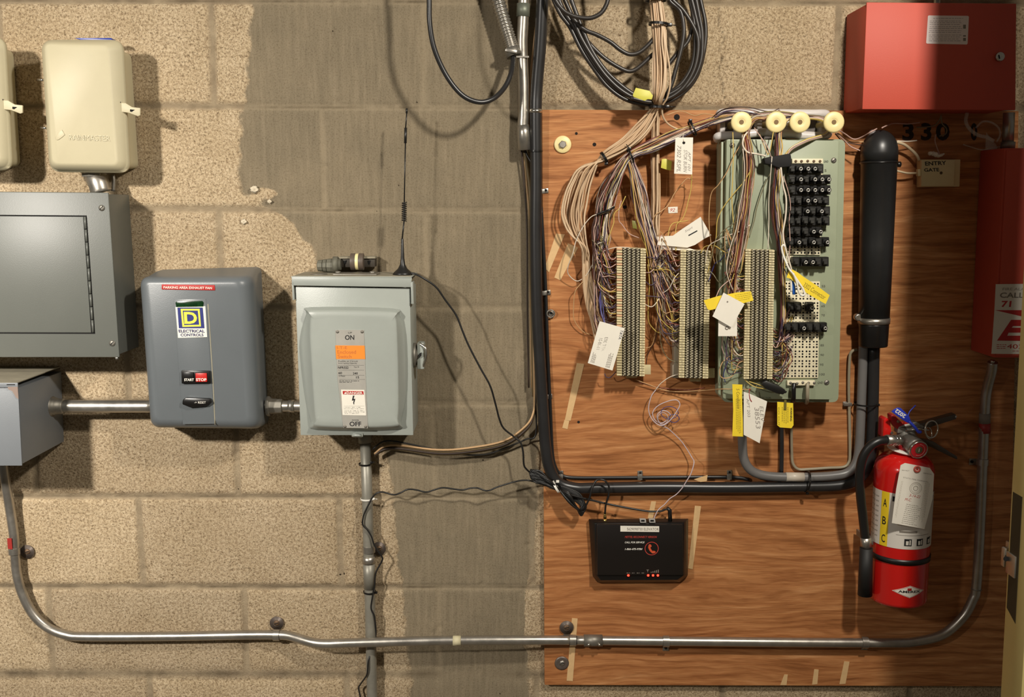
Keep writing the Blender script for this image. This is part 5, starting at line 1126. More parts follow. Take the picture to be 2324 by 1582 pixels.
for k_, (cx_, cy_, rx, ry) in enumerate([(1520, 935, 20, 15), (1505, 948, 12, 14), (1530, 948, 12, 10)]):
    wire([(cx_+rx*math.cos(a_*.7), cy_+ry*math.sin(a_*.7)+a_*.4, .044+.002*a_/9) for a_ in range(10)], [WU, MATS['pale_lilac_wire'], WU][k_], ['blue strand of the wire tangle, widest turn', 'pale strand of the wire tangle, lowest turn', 'blue strand of the wire tangle, right turn'][k_], .0007)
# blue string above the white card
for k_ in range(5):
    wire([(1350+k_*2, 620+k_*6, .056), (1362+k_, 650, .06), (1364+R.uniform(-4, 4), 680, .066), (1368+R.uniform(-4, 5), 710, .072), (1372+R.uniform(-1, 2), 735, .08), (1375, 748, .086)], wm('indigo_string', (52, 46, 110)), 'indigo string knotted above the white card on the leftmost block', .0011, 'indigo strings tying the white card', 'string')
# blocks' short wires at the combs
def stubs(Qf, u, v0, v1, n_, side, z, lb, grp, seed):
    rr = random.Random(seed)
    for i in range(n_):
        v = v0+(v1-v0)*(i+rr.random())/n_; ex, ey = Qf(u, v); L_ = rr.uniform(18, 48)
        mm = mixA[rr.randrange(len(mixA))]
        wire([(ex-side*1.5, ey, z-.004), (ex+side*L_*.4, ey+rr.uniform(-4, 10), z+.004), (ex+side*L_*.8, ey-rr.uniform(-2, 16), z+.0), (ex+side*L_*1.1, ey-rr.uniform(14, 50), z-.008)], mm, lb.replace('coloured', mm.name.replace('_wire', '').replace('_', ' ')), .0010, grp)
stubs(Q1, 0, .05, .62, 16, -1, .066, 'short coloured wire curling into the left comb of the leftmost block', 'short wires at the left block', 41)
stubs(Q2, 0, .02, .72, 20, -1, .066, 'short coloured wire curling into the left comb of the middle block', 'short wires at the middle block', 42)
stubs(Q3, 0, .03, .9, 14, -1, .124, 'short coloured wire curling into the left comb of the right block', 'short wires at the right block', 43)
stubs(Q3, 1, .70, .98, 10, 1, .124, 'short coloured wire curling out of the right comb of the right block', 'short wires right of the right block', 44)
stubs(Q1, 1, .05, .45, 6, 1, .060, 'short coloured wire leaving the right comb of the leftmost block', 'short wires right of the left block', 45)
# ties of the coloured bundle
zip_tie(1571, 292, .064, .015, K_blk, 'dark tie around the coloured wires left of the milky rail', 0, (-.3, .9), (.01, 0, -.012), .005, (1, 0, .55), .0016)
zip_tie(1431, 354, .060, .0135, K_blk, 'dark tie around the coloured wires where they split in two', 0, (-.2, .9), (-.006, 0, .008), .005, (1, 0, .45), .0018)
tag(build(MB().tube(path([(1355, 487, .066), (1368, 481, .07), (1382, 477, .072), (1394, 470, .066)]), .0022, 8), 'cable_tie', K_blk), 'slanting dark tie across the left coloured wires', 'cable tie')
# wires right of the last spool
for i, (pts, m, lb) in enumerate([([(1905, 296, .09), (1918, 304, .07), (1938, 316, .06), (1958, 310, .07), (1975, 300, .09), (1990, 292, .085)], WP, 'pink wire sagging from the rightmost spool to the top of the splice tube'),
    ([(1900, 300, .08), (1912, 310, .06), (1930, 322, .05), (1960, 322, .05)], WT, 'tan wire running from the rightmost spool behind the splice tube'),
    ([(1898, 302, .08), (1916, 318, .06), (1930, 332, .055), (1952, 342, .06)], WP, 'pale wire slanting down from the rightmost spool to the splice tube'),
    ([(1896, 304, .08), (1905, 314, .06), (1912, 320, .05), (1935, 326, .05), (1960, 330, .05)], WB, 'dark wire running from the rightmost spool behind the splice tube'),
    ([(2002, 290, .08), (2015, 284, .06), (2030, 280, .05), (2060, 281, .04), (2088, 278, .04)], WP, 'pink wire leaving the top of the splice tube to the right'),
    ([(2036, 320, .05), (2060, 321, .045), (2081, 319, .04)], WW, 'straight white wire end right of the splice tube top'),
    ([(2080, 289, .03), (2105, 288, .035), (2122, 284, .04), (2132, 272, .045), (2136, 261, .05)], WG, 'olive wire rising to the bottom of the upper red cabinet'),
    ([(2136, 262, .05), (2138, 280, .045), (2148, 292, .04), (2146, 304, .04), (2132, 309, .035)], WG, 'olive wire hanging in a bow below the upper red cabinet'),
    ([(2124, 305, .03), (2122, 320, .03), (2128, 340, .03), (2132, 350, .04)], WP, 'fine wire dropping to the white lump on the entry gate box')]):
    wire(pts, m, lb, .0013)
cable('pale_cable', [(2034, 322, .05), (2052, 328, .045), (2068, 340, .04), (2080, 352, .04), (2086, 364, .036)], .0030, mat('pale_cord', (202, 182, 150), .45), 'pale cord arching from the splice tube into the top of the entry gate box')
cable('pale_cable', [(2030, 386, .05), (2045, 390, .045), (2060, 393, .04), (2080, 393, .034)], .0021, MATS['pale_cord'], 'white cord running from the splice tube into the side of the entry gate box')
# ------------------------------------------------------------------ paper tags and yellow flags
def card(name, px, z, m, label, tilt=(0, 0), cat='tag', t_=.0006):
    """paper tag: outline in pixels, leaning out by tilt = (left-right, bottom) metres"""
    x0, x1 = min(p[0] for p in px), max(p[0] for p in px); y0, y1 = min(p[1] for p in px), max(p[1] for p in px)
    pts = [P(x, y, z+tilt[0]*(x-x0)/(x1-x0)+tilt[1]*(y-y0)/(y1-y0)) for x, y in px]
    return tag(build(MB().prism(pts, (0, t_, 0)), name, m), label, cat)
K_pencil = mat('pencil_grey', (150, 142, 134), .8)
c = card('paper_tag', [(1533, 312), (1573, 312), (1571, 396), (1530, 394)], .092, K_white, 'white paper tag with faint handwriting hanging beside the coloured bundle tie')
build(MB().lathe(P(1552, 324, .0922), (0, -1, 0), [(0, .0028), (.0003, .0026)], 12), 'hole', K_dark, c)
text('APT 101', (1562, 344), (1561, 388), (1568, 344), .0922, K_pencil, 'handwriting', c, shear=.3)
text('STOK BURN', (1552, 340), (1551, 391), (1560, 340), .0922, K_pencil, 'handwriting', c, shear=.3)
text('7302 RSPL', (1537, 330), (1536, 390), (1546, 330), .0922, K_pencil, 'handwriting', c, shear=.3)
wire([(1553, 322, .094), (1550, 312, .09), (1552, 303, .08), (1560, 300, .07)], WW, 'white string holding the hanging paper tag', .0008, None, 'string')
c = card('number_sticker', [(1516, 470), (1538, 469), (1538, 483), (1517, 484)], PLY+.001, K_white, 'small white sticker with a red number on the plywood')
text('92', (1521, 480), (1532, 480), (1521, 473), PLY+.0012, K_red, 'lettering', c, shear=.3)
mb = MB(); mb.prism([P(x, y, .062) for x, y in ((1492, 537), (1527, 535), (1545, 522), (1590, 492), (1614, 534), (1600, 541), (1577, 556), (1560, 562), (1493, 556))], (0, .0006, 0))
c = tag(build(mb, 'paper_tag', K_white), 'large creased white paper tag lying above the middle terminal block', 'tag')
text('-', (1563, 536), (1583, 525), (1562, 533.5), .0621, K_ink, 'pen_stroke', c)
text('Sept', (1556, 529), (1574, 518), (1553, 524), .0621, K_pencil, 'handwriting', c, shear=.3)
build(MB().poly([(1503, 553), (1560, 562), (1590, 571), (1540, 568), (1500, 566)], .056, .0006), 'folded_flap', K_white, c)
c = card('business_card', [(1361, 729), (1418, 745), (1390, 841), (1334, 824)], .102, K_white, 'white business card hanging over the lower left of the leftmost terminal block', (0, 0), 'card')
text('AT&T', (1403, 770), (1409, 748.5), (1409, 771.5), .1021, mat('card_grey_ink', (110, 108, 112), .7), 'lettering', c, bold=.02)
text('11-10-21', (1353, 793), (1361, 766), (1360, 795), .1021, K_pencil, 'handwriting', c, shear=.3)
text('APT 303', (1364, 797), (1373, 764), (1371, 799), .1021, K_pencil, 'handwriting', c, shear=.3)
def small_print(par, org, u, v, rows, z, m, seed=1, th=.9, w0=2, w1=5):
    rr = random.Random(seed); mb = MB()
    for k, L_ in enumerate(rows):
        s0 = 0
        while s0 < L_:
            e = min(L_, s0+rr.uniform(w0, w1)); q = lambda a, b: (org[0]+u[0]*a+v[0]*b, org[1]+u[1]*a+v[1]*b)
            mb.poly([q(s0, k), q(e, k), q(e, k+th*.5), q(s0, k+th*.5)], z, .0002); s0 = e+rr.uniform(.8, 1.6)
    return build(mb, 'small_print', m, par)
small_print(c, (1374, 833), (.28, -.96), (2.6, .75), [30, 34, 28, 34], .1022, K_fade, 3)
small_print(c, (1340, 822), (.28, -.96), (2.4, .7), [24, 20, 22, 18], .1022, K_fade, 4)
K_yflag = mat('yellow_flag_tape', (244, 214, 52), .5, var=.08, vscale=40)
K_oink = mat('olive_ink', (120, 104, 30), .7)
c = card('yellow_flag', [(1597, 682), (1630, 672), (1672, 664), (1704, 661), (1710, 682), (1680, 690), (1640, 697), (1612, 704), (1606, 702)], .150, K_yflag, 'yellow flag tape crossing behind two white paper slips at the green cabinet')
small_print(c, (1668, 670), (.98, -.16), (.5, 4.2), [36, 38, 36, 34], .1502, K_oink, 5, .35)
c = card('paper_slip', [(1631, 712), (1673, 706), (1673, 763), (1630, 763)], .150, K_white, 'lower white paper slip hanging square below the tilted one')
build(MB().ring(P(1650, 744, .151), (0, 1, 0), .003, .0006, 16, 6), 'punched_hole', K_fade, c)
c = card('paper_slip', [(1642, 664), (1690, 690), (1660, 743), (1617, 718)], .156, K_white, 'upper white paper slip tilted like a diamond in front of the yellow flag')
build(MB().lathe(P(1651, 685, .1561), (0, -1, 0), [(0, .0016), (.0003, .0015)], 10), 'punched_hole', K_fade, c)
mb = MB(); fl_ = [(1791, 614), (1799, 612), (1810, 618), (1822, 627), (1852, 647), (1883, 670), (1874, 690), (1850, 677), (1829, 664), (1807, 644), (1795, 633), (1785, 630)]
c = card('yellow_flag', fl_, .165, K_yflag, 'yellow handwritten flag slanting across the lower socket field')
text('3302 Connector', (1822, 650), (1871, 681), (1826, 640), .1651, K_oink, 'handwriting', c, shear=.3)
c = card('yellow_flag', [(1662, 872), (1685, 873), (1684, 900), (1687, 991), (1662, 990), (1664, 930)], .132, K_yflag, 'long yellow printed flag hanging left of the white slip below the green cabinet')
small_print(c, (1680, 905), (.02, 1), (-3.0, .0), [78, 80, 76, 70], .1321, K_oink, 6, .6)
text('5 Conductor', (1671, 882), (1673, 930), (1678, 881), .1321, K_oink, 'handwriting', c, shear=.3)
c = card('paper_slip', [(1688, 889), (1700, 893), (1741, 911), (1724, 1006), (1700, 993), (1688, 987)], .136, K_white, 'large white paper slip with handwriting hanging below the green cabinet')
text('APT 203', (1694, 905), (1697, 948), (1700, 903), .1361, K_pencil, 'handwriting', c, shear=.3)
text('38553', (1712, 925), (1716, 975), (1722, 922), .1361, K_pencil, 'handwriting', c, shear=.3)
text('ELEV', (1724, 922), (1727, 960), (1732, 920), .1361, K_pencil, 'handwriting', c, shear=.3)
c = card('warning_tag', [(1764, 912), (1800, 915), (1801, 965), (1796, 972), (1770, 970), (1764, 965)], .125, K_yflag, 'small yellow warning tag hanging at the cables under the green cabinet')
text('WARNING', (1793.5, 925), (1793, 956), (1798, 925), .1251, K_ink, 'lettering', c, bold=.03)
small_print(c, (1789, 924), (.0, 1), (-4.3, .0), [36, 38, 36, 34], .1251, K_oink, 7, .6)
text('DO CUT', (1766, 925), (1766, 966), (1769, 925), .1251, K_oink, 'lettering', c)
build(MB().poly([(1780, 908), (1785, 908), (1785, 930), (1779, 930)], .127, .0015), 'fastener', mat('olive_plastic', (110, 100, 40), .5), c)
# knotted white cord and blue wire at the slanting flag
cable('knotted_cable', [(1782, 560, .15), (1778, 556, .15), (1774, 562, .15), (1778, 580, .15), (1786, 600, .155), (1792, 612, .168), (1800, 622, .17), (1812, 640, .17), (1822, 655, .17), (1826, 668, .17), (1818, 670, .17), (1812, 658, .17), (1808, 640, .17), (1800, 620, .17)], .0019, K_wplas, 'white cord knotted in a long loop over the yellow slanting flag', 'cable')
tag(build(MB().tube(path([(1790, 618, .16), (1795, 640, .16), (1796, 662, .158)]), .0022, 8), 'knotted_cable', K_wplas), 'short straight white cord end beside the blue one', 'cable')
tag(build(MB().tube(path([(1797, 638, .158), (1801, 650, .158), (1802, 668, .156)]), .0032, 8), 'blue_cable', mat('bright_blue_cord', (36, 96, 190), .4)), 'bright blue cord end under the yellow slanting flag', 'cable')

# ------------------------------------------------------------------ black elevator communicator
t = comm = thing('communicator', P(1450, 1322, PLY), 'black elevator communicator box with four red lights at the bottom of the plywood', 'communicator')
bo = [(1336, 1178), (1562, 1177), (1561, 1306), (1543, 1321), (1356, 1322), (1345, 1308)]
mb = loftw(MB(), [[P(x, y, PLY+.001) for x, y in bo], [P(x, y, PLY+.012) for x, y in bo], [P(x, y, PLY+.030) for x, y in [(1350, 1188), (1552, 1187), (1551, 1306), (1537, 1316), (1364, 1317), (1356, 1306)]]])
build(mb, 'housing', K_blk, t, bevel=.0012)
ZK = PLY+.0345
build(MB().poly([(1354, 1190), (1550, 1190), (1551, 1306), (1355, 1306)], ZK, .006), 'front_cover', mat('satin_black_plastic', (30, 26, 24), .28), t, bevel=.0018)
s_ = label_px('white_sticker', [(1408, 1193.5), (1496, 1194.5), (1496, 1207.5), (1408, 1206.5)], ZK, K_white, t)
text('5629098730 ELEVATOR', (1423, 1204), (1495, 1204.5), (1423, 1197.5), ZK+.0006, K_fade, 'lettering', s_)
K_rprint = mat('red_print', (186, 66, 56), .5)
text('METTEL RECONNECT VERSION', (1418, 1221), (1491, 1221), (1418, 1216.5), ZK+.0002, K_rprint, 'lettering', t, bold=.01, shear=.3)
text('CALL FOR SERVICE', (1418, 1233), (1463, 1233), (1418, 1229), ZK+.0002, K_wplas, 'lettering', t, bold=.02, shear=.3)
text('1-866-475-9784', (1418, 1248.5), (1458, 1248.5), (1418, 1244), ZK+.0002, K_wplas, 'lettering', t, bold=.02, shear=.3)
cc = P(1479, 1245, ZK+.0002)
rg = MB()
for i in range(40):
    a, b_ = 2*math.pi*i/40, 2*math.pi*(i+1)/40
    q = [cc+Vector((math.cos(x)*rr_, 0, math.sin(x)*rr_)) for x, rr_ in ((a, .0128), (b_, .0128), (b_, .0142), (a, .0142))]; rg.add(q, [(0, 1, 2, 3)])
em = build(rg, 'phone_emblem_ring', K_rprint, t)
build(MB().poly([(1472, 1237), (1475, 1235), (1478, 1237), (1479, 1240), (1476, 1243), (1478, 1247), (1481, 1251), (1484, 1250), (1488, 1252), (1488, 1254), (1484, 1256), (1480, 1256), (1474, 1250), (1471, 1243)], ZK+.0005, .0003), 'handset_emblem', mat('orange_red_print', (206, 84, 50), .5), em)
K_led = mat('red_led', (255, 60, 40), .3, emit=((255, 36, 22), 9.0))
for x in (1426, 1471, 1482, 1493):
    build(MB().lathe(P(x, 1305.5, ZK-.001), (0, -1, -.25), [(0, .0024), (.0015, .0022), (.0026, .0012)], 14), 'status_light', K_led, t)
for x0, x1 in ((1422, 1430), (1434, 1440), (1445, 1452), (1456, 1462)): lines([(x0, x1, 1300)], ZK+.0003, K_fade, 'light_caption', t, 1.2, int(x0))
build(MB().poly([(1467, 1293), (1473, 1293), (1470.5, 1295.5), (1470.5, 1299), (1469.5, 1299), (1469.5, 1295.5)], ZK+.0004, .0003), 'antenna_symbol', K_fade, t)
mb = MB()
for i in range(5): mb.poly([(1477+i*4, 1298-i*1.2), (1479+i*4, 1298-i*1.2), (1479+i*4, 1300), (1477+i*4, 1300)], ZK+.0004, .0003)
build(mb, 'signal_bars', K_fade, t)
for x in (1459, 1480):
    j = build(MB().poly([(x-7, 1179), (x+7, 1179), (x+8, 1187), (x-6, 1187)], PLY+.0325, .010), 'phone_jack', mat('clear_jack', (170, 166, 160), .2), t, bevel=.0008)
    build(MB().poly([(x-4, 1180), (x+4, 1180), (x+4, 1184), (x-4, 1184)], PLY+.0328, .0004), 'jack_opening', K_dark, j)
K_brass = mat('gold_connector', (226, 196, 120), .25, .9)
build(MB().tube([P(1373, 1164, .04), P(1373, 1176, .035)], [.0026, .0034], 12), 'antenna_socket', K_brass, t)
build(MB().tube([P(1373, 1178, .034), P(1373, 1187, .032)], .0036, 8), 'antenna_nut', K_brass, t)
build(MB().tube([P(1514, 1152, .042), P(1520, 1158, .042), P(1521, 1182, .036)], [.003, .0042, .0042], 12), 'power_plug', K_black, t)

# ------------------------------------------------------------------ splice tube
t = thing('splice_tube', P(1982, 785, PLY), 'large black domed cable splice tube standing upright right of the green cabinet', 'cable closure')
ctop, cbot = P(1995, 372, .056), P(1983, 735, .056)
ax = (ctop-cbot); Lt = ax.length; r0, r1 = .0335, .0292
K_tube = mat('black_splice_plastic', (38, 38, 38), .36, var=.25, vscale=14)
build(MB().lathe(cbot, ax, [(0, r1), (Lt*.5, (r0+r1)/2), (Lt-.001, r0), (Lt, r0+.0014), (Lt+.004, r0+.0014), (Lt+.0045, r0)], 40), 'barrel', K_tube, t)
dm = [(Lt+.0045, r0+.0008)]+[(Lt+.022+math.sin(a)*.042, (r0+.0008)*math.cos(a)) for a in [i*math.pi/2/8 for i in range(9)]]
build(MB().lathe(cbot, ax, dm, 40), 'dome', K_tube, t)
build(MB().ring(cbot+ax.normalized()*(Lt+.002), ax, r0+.001, .0017, 40, 8), 'seal_ring', K_blk, t)
kn = build(MB().lathe(P(2034, 373, .056), (1, 0, 0), [(0, .0035), (.003, .0055), (.008, .0055), (.009, .004)], 16), 'seal_knob', K_blk, t)
build(MB().lathe(cbot+ax.normalized()*(-.0445), ax, [(0, .0265), (.002, .0275), (.042, .0288), (.0465, .0288)], 36), 'lower_boot', K_blk, t)
cl = build(MB().lathe(cbot+ax.normalized()*(.001), ax, [(0, r1+.0012), (.0115, r1+.0014)], 40), 'hose_clamp', K_galv, t)
build(MB().lathe(P(1944, 719, .05), (0, -1, 0), [(0, .007), (.012, .007), (.013, .005)], 16), 'clamp_screw', K_galv, cl)
build(MB().lathe(P(1981, 302, .056), (0, -.3, 1), [(-.006, .009), (.003, .007), (.006, .003)], 14), 'wire_plug', mat('grey_sealant', (120, 112, 110), .5), t)

# ------------------------------------------------------------------ entry gate box
K_gate = mat('ivory_plastic', (222, 204, 158), .45, var=.06, vscale=20)
t = thing('entry_gate_box', P(2120, 425, PLY), 'small ivory box with handwritten words in black marker, right of the splice tube', 'junction box')
box_px('base', [(2079, 363), (2168, 363), (2166, 424), (2079, 425)], .040, PLY+.001, K_gate, t, .0012, zref=PLY)
build(MB().poly([(2092, 362), (2168, 362), (2166, 423), (2091, 423)], .048, .010), 'cover', K_gate, t, bevel=.0016)
build(MB().poly([(2084, 384), (2091, 384), (2091, 400), (2084, 400)], .044, .012), 'side_latch', K_gate, t, bevel=.001)
text('ENTRY', (2100, 376), (2148, 374), (2099, 367), .0483, K_ink, 'handwriting', t, bold=.02)
text('GATE', (2098, 390), (2132, 389), (2097, 382), .0483, K_ink, 'handwriting', t, bold=.02)
build(MB().lathe(P(2136, 392.5, .0482), (0, -1, 0), [(0, .0030), (.0004, .0028)], 8), 'marker_blot', mat('brown_blot', (84, 64, 34), .7), t)
tag(autosm(build(MB().tube(path([(2106, 350, .03), (2114, 348, .032), (2124, 351, .034), (2133, 353, .034), (2143, 349, .03)]), [.0015, .003, .004, .004, .004, .004, .0035, .004, .005, .004, .0045, .0045, .005, .005, .004, .0045, .004, .004, .003, .003, .003, .0025, .002, .002, .0012], 10), 'white_caulk', K_white)), 'white lump of caulk on the plywood above the entry gate box', 'caulk')
# stencilled number on the plywood
K_stencil = mat('stencil_black', (40, 26, 18), .8)
for s_, x0, x1 in (('3', 2048, 2074), ('3', 2090, 2114), ('0', 2124, 2155), ('0', 2203, 2218)):
    text(s_, (x0, 319), (x1, 319), (x0, 279), PLY+.0004, K_stencil, 'stencil_number', ply, bold=.035)

# ------------------------------------------------------------------ upper red cabinet
K_redp = mat('red_cabinet_enamel', (192, 74, 54), .58, bump=.12, bscale=500)
t = thing('red_cabinet', P(2130, 250, .004), 'upper wide red metal cabinet with a white label, at the top right corner', 'cabinet')
ZR = .118
box_px('body', [(1968, 8), (2304, 10), (2302, 247), (1959, 246)], ZR-.003, .004, K_redp, t, .002, zref=ZR)
dr = build(MB().poly([(1967, 5), (2307, 8), (2305, 250), (1957, 248)], ZR, .004), 'door', K_redp, t, bevel=.0014)
lb = build(MB().poly([(2108, 35), (2197, 36), (2199, 38), (2196, 99), (2194, 101), (2104, 99), (2102, 97), (2106, 37)], ZR+.0005, .0005), 'door_label', mat('label_pinkish_white', (232, 218, 214), .5), dr)
lines([(2118, 2186, 41), (2110, 2180, 47), (2110, 2182, 51), (2110, 2178, 55), (2110, 2180, 60), (2109, 2184, 64), (2109, 2182, 69), (2108, 2180, 73), (2108, 2182, 79), (2108, 2178, 83), (2108, 2176, 88), (2108, 2150, 92), (2150, 2180, 92)], ZR+.0007, mat('label_print', (168, 156, 156), .7), 'small_print', lb, 1.3, 8)
mb = MB()
for y0, y1 in ((56, 65), (80, 83), (86, 93)): mb.poly([(2186, y0), (2192, y0), (2192, y1), (2186, y1)], ZR+.0009, .0002)
build(mb, 'label_icons', K_fade, lb)
lk = build(MB().lathe(P(2268, 129, ZR), (0, -1, 0), [(0, .0085), (.004, .0085), (.0055, .0068)], 24), 'key_lock', K_steel, dr)
build(MB().cbox(P(2268, 129, ZR+.0062), .0016, .001, .007, .3), 'key_slot', K_dark, lk)
build(MB().lathe((P(2127, 2, .06).x, -.06, P(0, 8, ZR).z+.0005), (0, 0, 1), [(0, .010), (.004, .010), (.005, .006), (.03, .006)], 12), 'top_connector', K_galv, t)

# pipe between the red cabinets
t = thing('short_riser', P(2285, 330, .05), 'short steel conduit between the two red cabinets', 'conduit')
build(MB().tube([P(2290, 256, .05), P(2287, 331, .05)], .0105, 18), 'pipe', K_galv, t)
build(MB().tube([P(2288, 322, .05), P(2287, 337, .05)], .013, 18), 'locknut', K_zinc, t)
# clear cable jacket scraps
K_clear = bpy.data.materials.new('clear_film'); K_clear.use_nodes = True; b = K_clear.node_tree.nodes['Principled BSDF']
b.inputs['Base Color'].default_value = (.75, .74, .70, 1); b.inputs['Roughness'].default_value = .25; b.inputs['Alpha'].default_value = .28; MATS['clear_film'] = K_clear
t = thing('clear_plastic_bag', P(2230, 335, .03), 'crumpled clear plastic strips dangling between the two red cabinets', 'plastic')
build(MB().tube(path([(2195, 256, .05), (2192, 275, .05), (2200, 292, .05), (2218, 306, .05), (2240, 312, .05), (2255, 320, .05)]), .0035, 8), 'curled_strip', K_clear, t)
build(MB().tube(path([(2215, 290, .045), (2230, 276, .045), (2250, 278, .045), (2266, 290, .045), (2270, 306, .045), (2262, 322, .045)]), .002, 8), 'curled_strip', K_clear, t)
build(MB().tube(path([(2186, 328, .03), (2205, 334, .03), (2230, 340, .03), (2262, 334, .03), (2300, 328, .03)]), .0012, 6), 'curled_strip', K_clear, t)
mb = MB().add([P(2238, 300, .05), P(2262, 330, .045), P(2264, 340, .05), P(2236, 340, .05)], [(0, 1, 2, 3)]); build(mb, 'clear_sheet', K_clear, t)

# ------------------------------------------------------------------ lower red cabinet
t = thing('red_cabinet', P(2330, 812, PLY), 'lower tall red fire alarm cabinet partly hidden by the door frame', 'cabinet')
ZL = .116
def W0(px, py, z): return P(px, py, z)
v1 = [P(2279, 336, ZL), P(2254, 812, ZL)]
xr = .36
mb = MB(); tl, bl = P(2279, 336, ZL), P(2254, 812, ZL)
front = [tl, Vector((tl.x+xr, tl.y, tl.z+.002)), Vector((bl.x+xr+.01, bl.y, bl.z)), bl]
mb.prism(front, (0, ZL-PLY-.002, 0)); build(mb, 'body', K_redp, t, bevel=.003)
fd = [p+Vector((0, -.003, 0)) for p in (tl+Vector((.004, 0, -.004)), front[1]+Vector((-.004, 0, -.004)), front[2]+Vector((-.004, 0, .004)), bl+Vector((.004, 0, .004)))]
dr = build(MB().prism(fd, (0, .0028, 0)), 'door', K_redp, t, bevel=.001)
z = ZL+.0034
K_slab = mat('sticker_grey_white', (224, 218, 206), .5)
s1 = label_px('service_sticker', [(2260, 645), (2352, 644), (2350, 703), (2257, 704)], z, K_slab, dr)
text('FIRE ALARM', (2275, 659), (2342, 659), (2276, 653), z+.0006, K_pencil, 'lettering', s1)
text('CALL', (2269, 676), (2323, 676), (2270, 664), z+.0006, K_fade, 'lettering', s1, bold=.02)
text('71', (2272, 697), (2294, 697), (2274, 683), z+.0006, K_red, 'lettering', s1, bold=.03)
s2 = label_px('logo_sticker', [(2257, 704), (2350, 703), (2345, 804), (2250, 803)], z, K_slab, dr)
build(MB().poly([(2258, 704), (2348, 704), (2346, 722), (2318, 718)], z+.0006, .0003), 'red_wedge', K_red, s2)
mb = MB().poly([(2295, 726), (2340, 726), (2337, 740), (2299, 740), (2296, 744), (2337, 744), (2337, 755), (2289, 755), (2286, 762), (2336, 762), (2335, 774), (2263, 773)], z+.0008, .0003)
build(mb, 'logo_letter_E', K_red, s2)
text('402-', (2285, 791), (2330, 792), (2286, 781), z+.0006, K_red, 'lettering', s2)
lines([(2262, 2284, 782), (2262, 2283, 786), (2262, 2284, 790), (2298, 2330, 796)], z+.0006, K_red, 'small_print', s2, 1.2, 9)

# ------------------------------------------------------------------ fire extinguisher
K_ext = mat('extinguisher_red', (206, 28, 24), .22, coat=.5)
t = ext = thing('fire_extinguisher', P(2040, 1385, .083), 'red fire extinguisher with white inspection tag, black hose and strap, hung on the plywood', 'fire extinguisher')
EC = P(2035.5, 1358, .083); ER = .0565
EZ0 = EC.z; tp = P(2052, 1064, .083); HE = tp.z-EZ0
LEAN = Vector((tp.x-EC.x, 0, HE)).normalized() if abs(tp.x-EC.x) < .03 else Vector((0, 0, 1))
prof = [(0, ER-.006), (.0008, ER-.003), (.004, ER-.0006), (.008, ER)]+[(HE, ER)]+[(HE+.034*math.sin(a), .021+(ER-.021)*math.cos(a)) for a in [i*math.pi/2/8 for i in range(1, 9)]]+[(HE+.040, .020)]
build(MB().lathe(EC, LEAN, prof, 64), 'cylinder', K_ext, t)
def EP(th, h, rr_=0.0):       # th from the front towards the left side, h up the axis
    return EC+LEAN*h+Vector((-math.sin(th), -math.cos(th), 0))*(ER+rr_)
def patch(th0, th1, h0, h1, off, nth=24, nh=1, skew=0.0):
    mb = MB(); vs_ = []; 
    for j in range(nh+1):
        for i in range(nth+1): vs_.append(EP(th0+(th1-th0)*i/nth, h0+(h1-h0)*j/nh, off))
    fs = [(j*(nth+1)+i, j*(nth+1)+i+1, (j+1)*(nth+1)+i+1, (j+1)*(nth+1)+i) for j in range(nh) for i in range(nth)]
    return mb.add(vs_, fs, True)
def cyltext(s, th_l, th_r, h0, h1, m, par, off=.0008, bold=0.0, name='lettering'):
    cu = bpy.data.curves.new('t', 'FONT'); cu.body = s; cu.offset = bold; cu.resolution_u = 3
    o = bpy.data.objects.new('t', cu); COL.objects.link(o); me = bpy.data.meshes.new_from_object(o.evaluated_get(bpy.context.evaluated_depsgraph_get())); COL.objects.unlink(o); bpy.data.objects.remove(o)
    vs_ = [v.co for v in me.vertices]; x0, x1 = min(v.x for v in vs_), max(v.x for v in vs_); y0, y1 = min(v.y for v in vs_), max(v.y for v in vs_)
    mb = MB().add([EP(th_l+(th_r-th_l)*(v.x-x0)/(x1-x0), h0+(h1-h0)*(v.y-y0)/(y1-y0), off) for v in vs_], [tuple(p.vertices) for p in me.polygons])
    return build(mb, name, m, par)
D = math.radians
hb0, hb1 = HE*.455, HE*.862
wb = build(patch(D(100), D(-100), hb0, hb1, .0004, 60), 'instruction_label', mat('label_silver_white', (222, 216, 206), .45), ext)
build(patch(D(63), D(46), hb0, hb1, .0008, 8), 'yellow_stripe', K_yel, wb)
for k, ch in enumerate('ABC'): cyltext(ch, D(58.5), D(50.5), hb1-.030-k*.036, hb1-.014-k*.036, K_ink, wb, .0011, .01)
K_lp = mat('label_pale_print', (170, 166, 158), .6)
for k in range(9):
    h = hb1-.012-k*.010
    for a0, a1 in ((96, 90), (88, 82), (80, 70)): 
        build(patch(D(a0-(k % 3)), D(a1), h-.002, h, .0007, 3), 'small_print', K_lp, wb)
for a0, lbx in ((14, 'a'), (-10, 'b'), (-36, 'c')):
    pc = build(patch(D(a0), D(a0-14), hb0+.007, hb0+.021, .0008, 5), 'pictogram', K_ink, wb)
    build(patch(D(a0-3), D(a0-8), hb0+.009, hb0+.017, .0011, 3), 'pictogram_flame', K_slab, pc)
    build(patch(D(a0-9.5), D(a0-12), hb0+.009, hb0+.019, .0011, 3), 'pictogram_bar', K_slab, pc)
build(patch(D(30), D(-40), hb0+.0275, hb0+.0285, .0007, 16), 'label_line', K_pencil, wb)
build(patch(D(24), D(-10), hb0+.033, hb0+.037, .0007, 10), 'small_print', K_fade, wb)
build(patch(D(40), D(34), hb1-.016, hb1-.006, .0009, 6), 'round_mark', K_ink, wb)
build(patch(D(30), D(-55), hb1-.012, hb1-.006, .0007, 20), 'small_print', K_fade, wb)
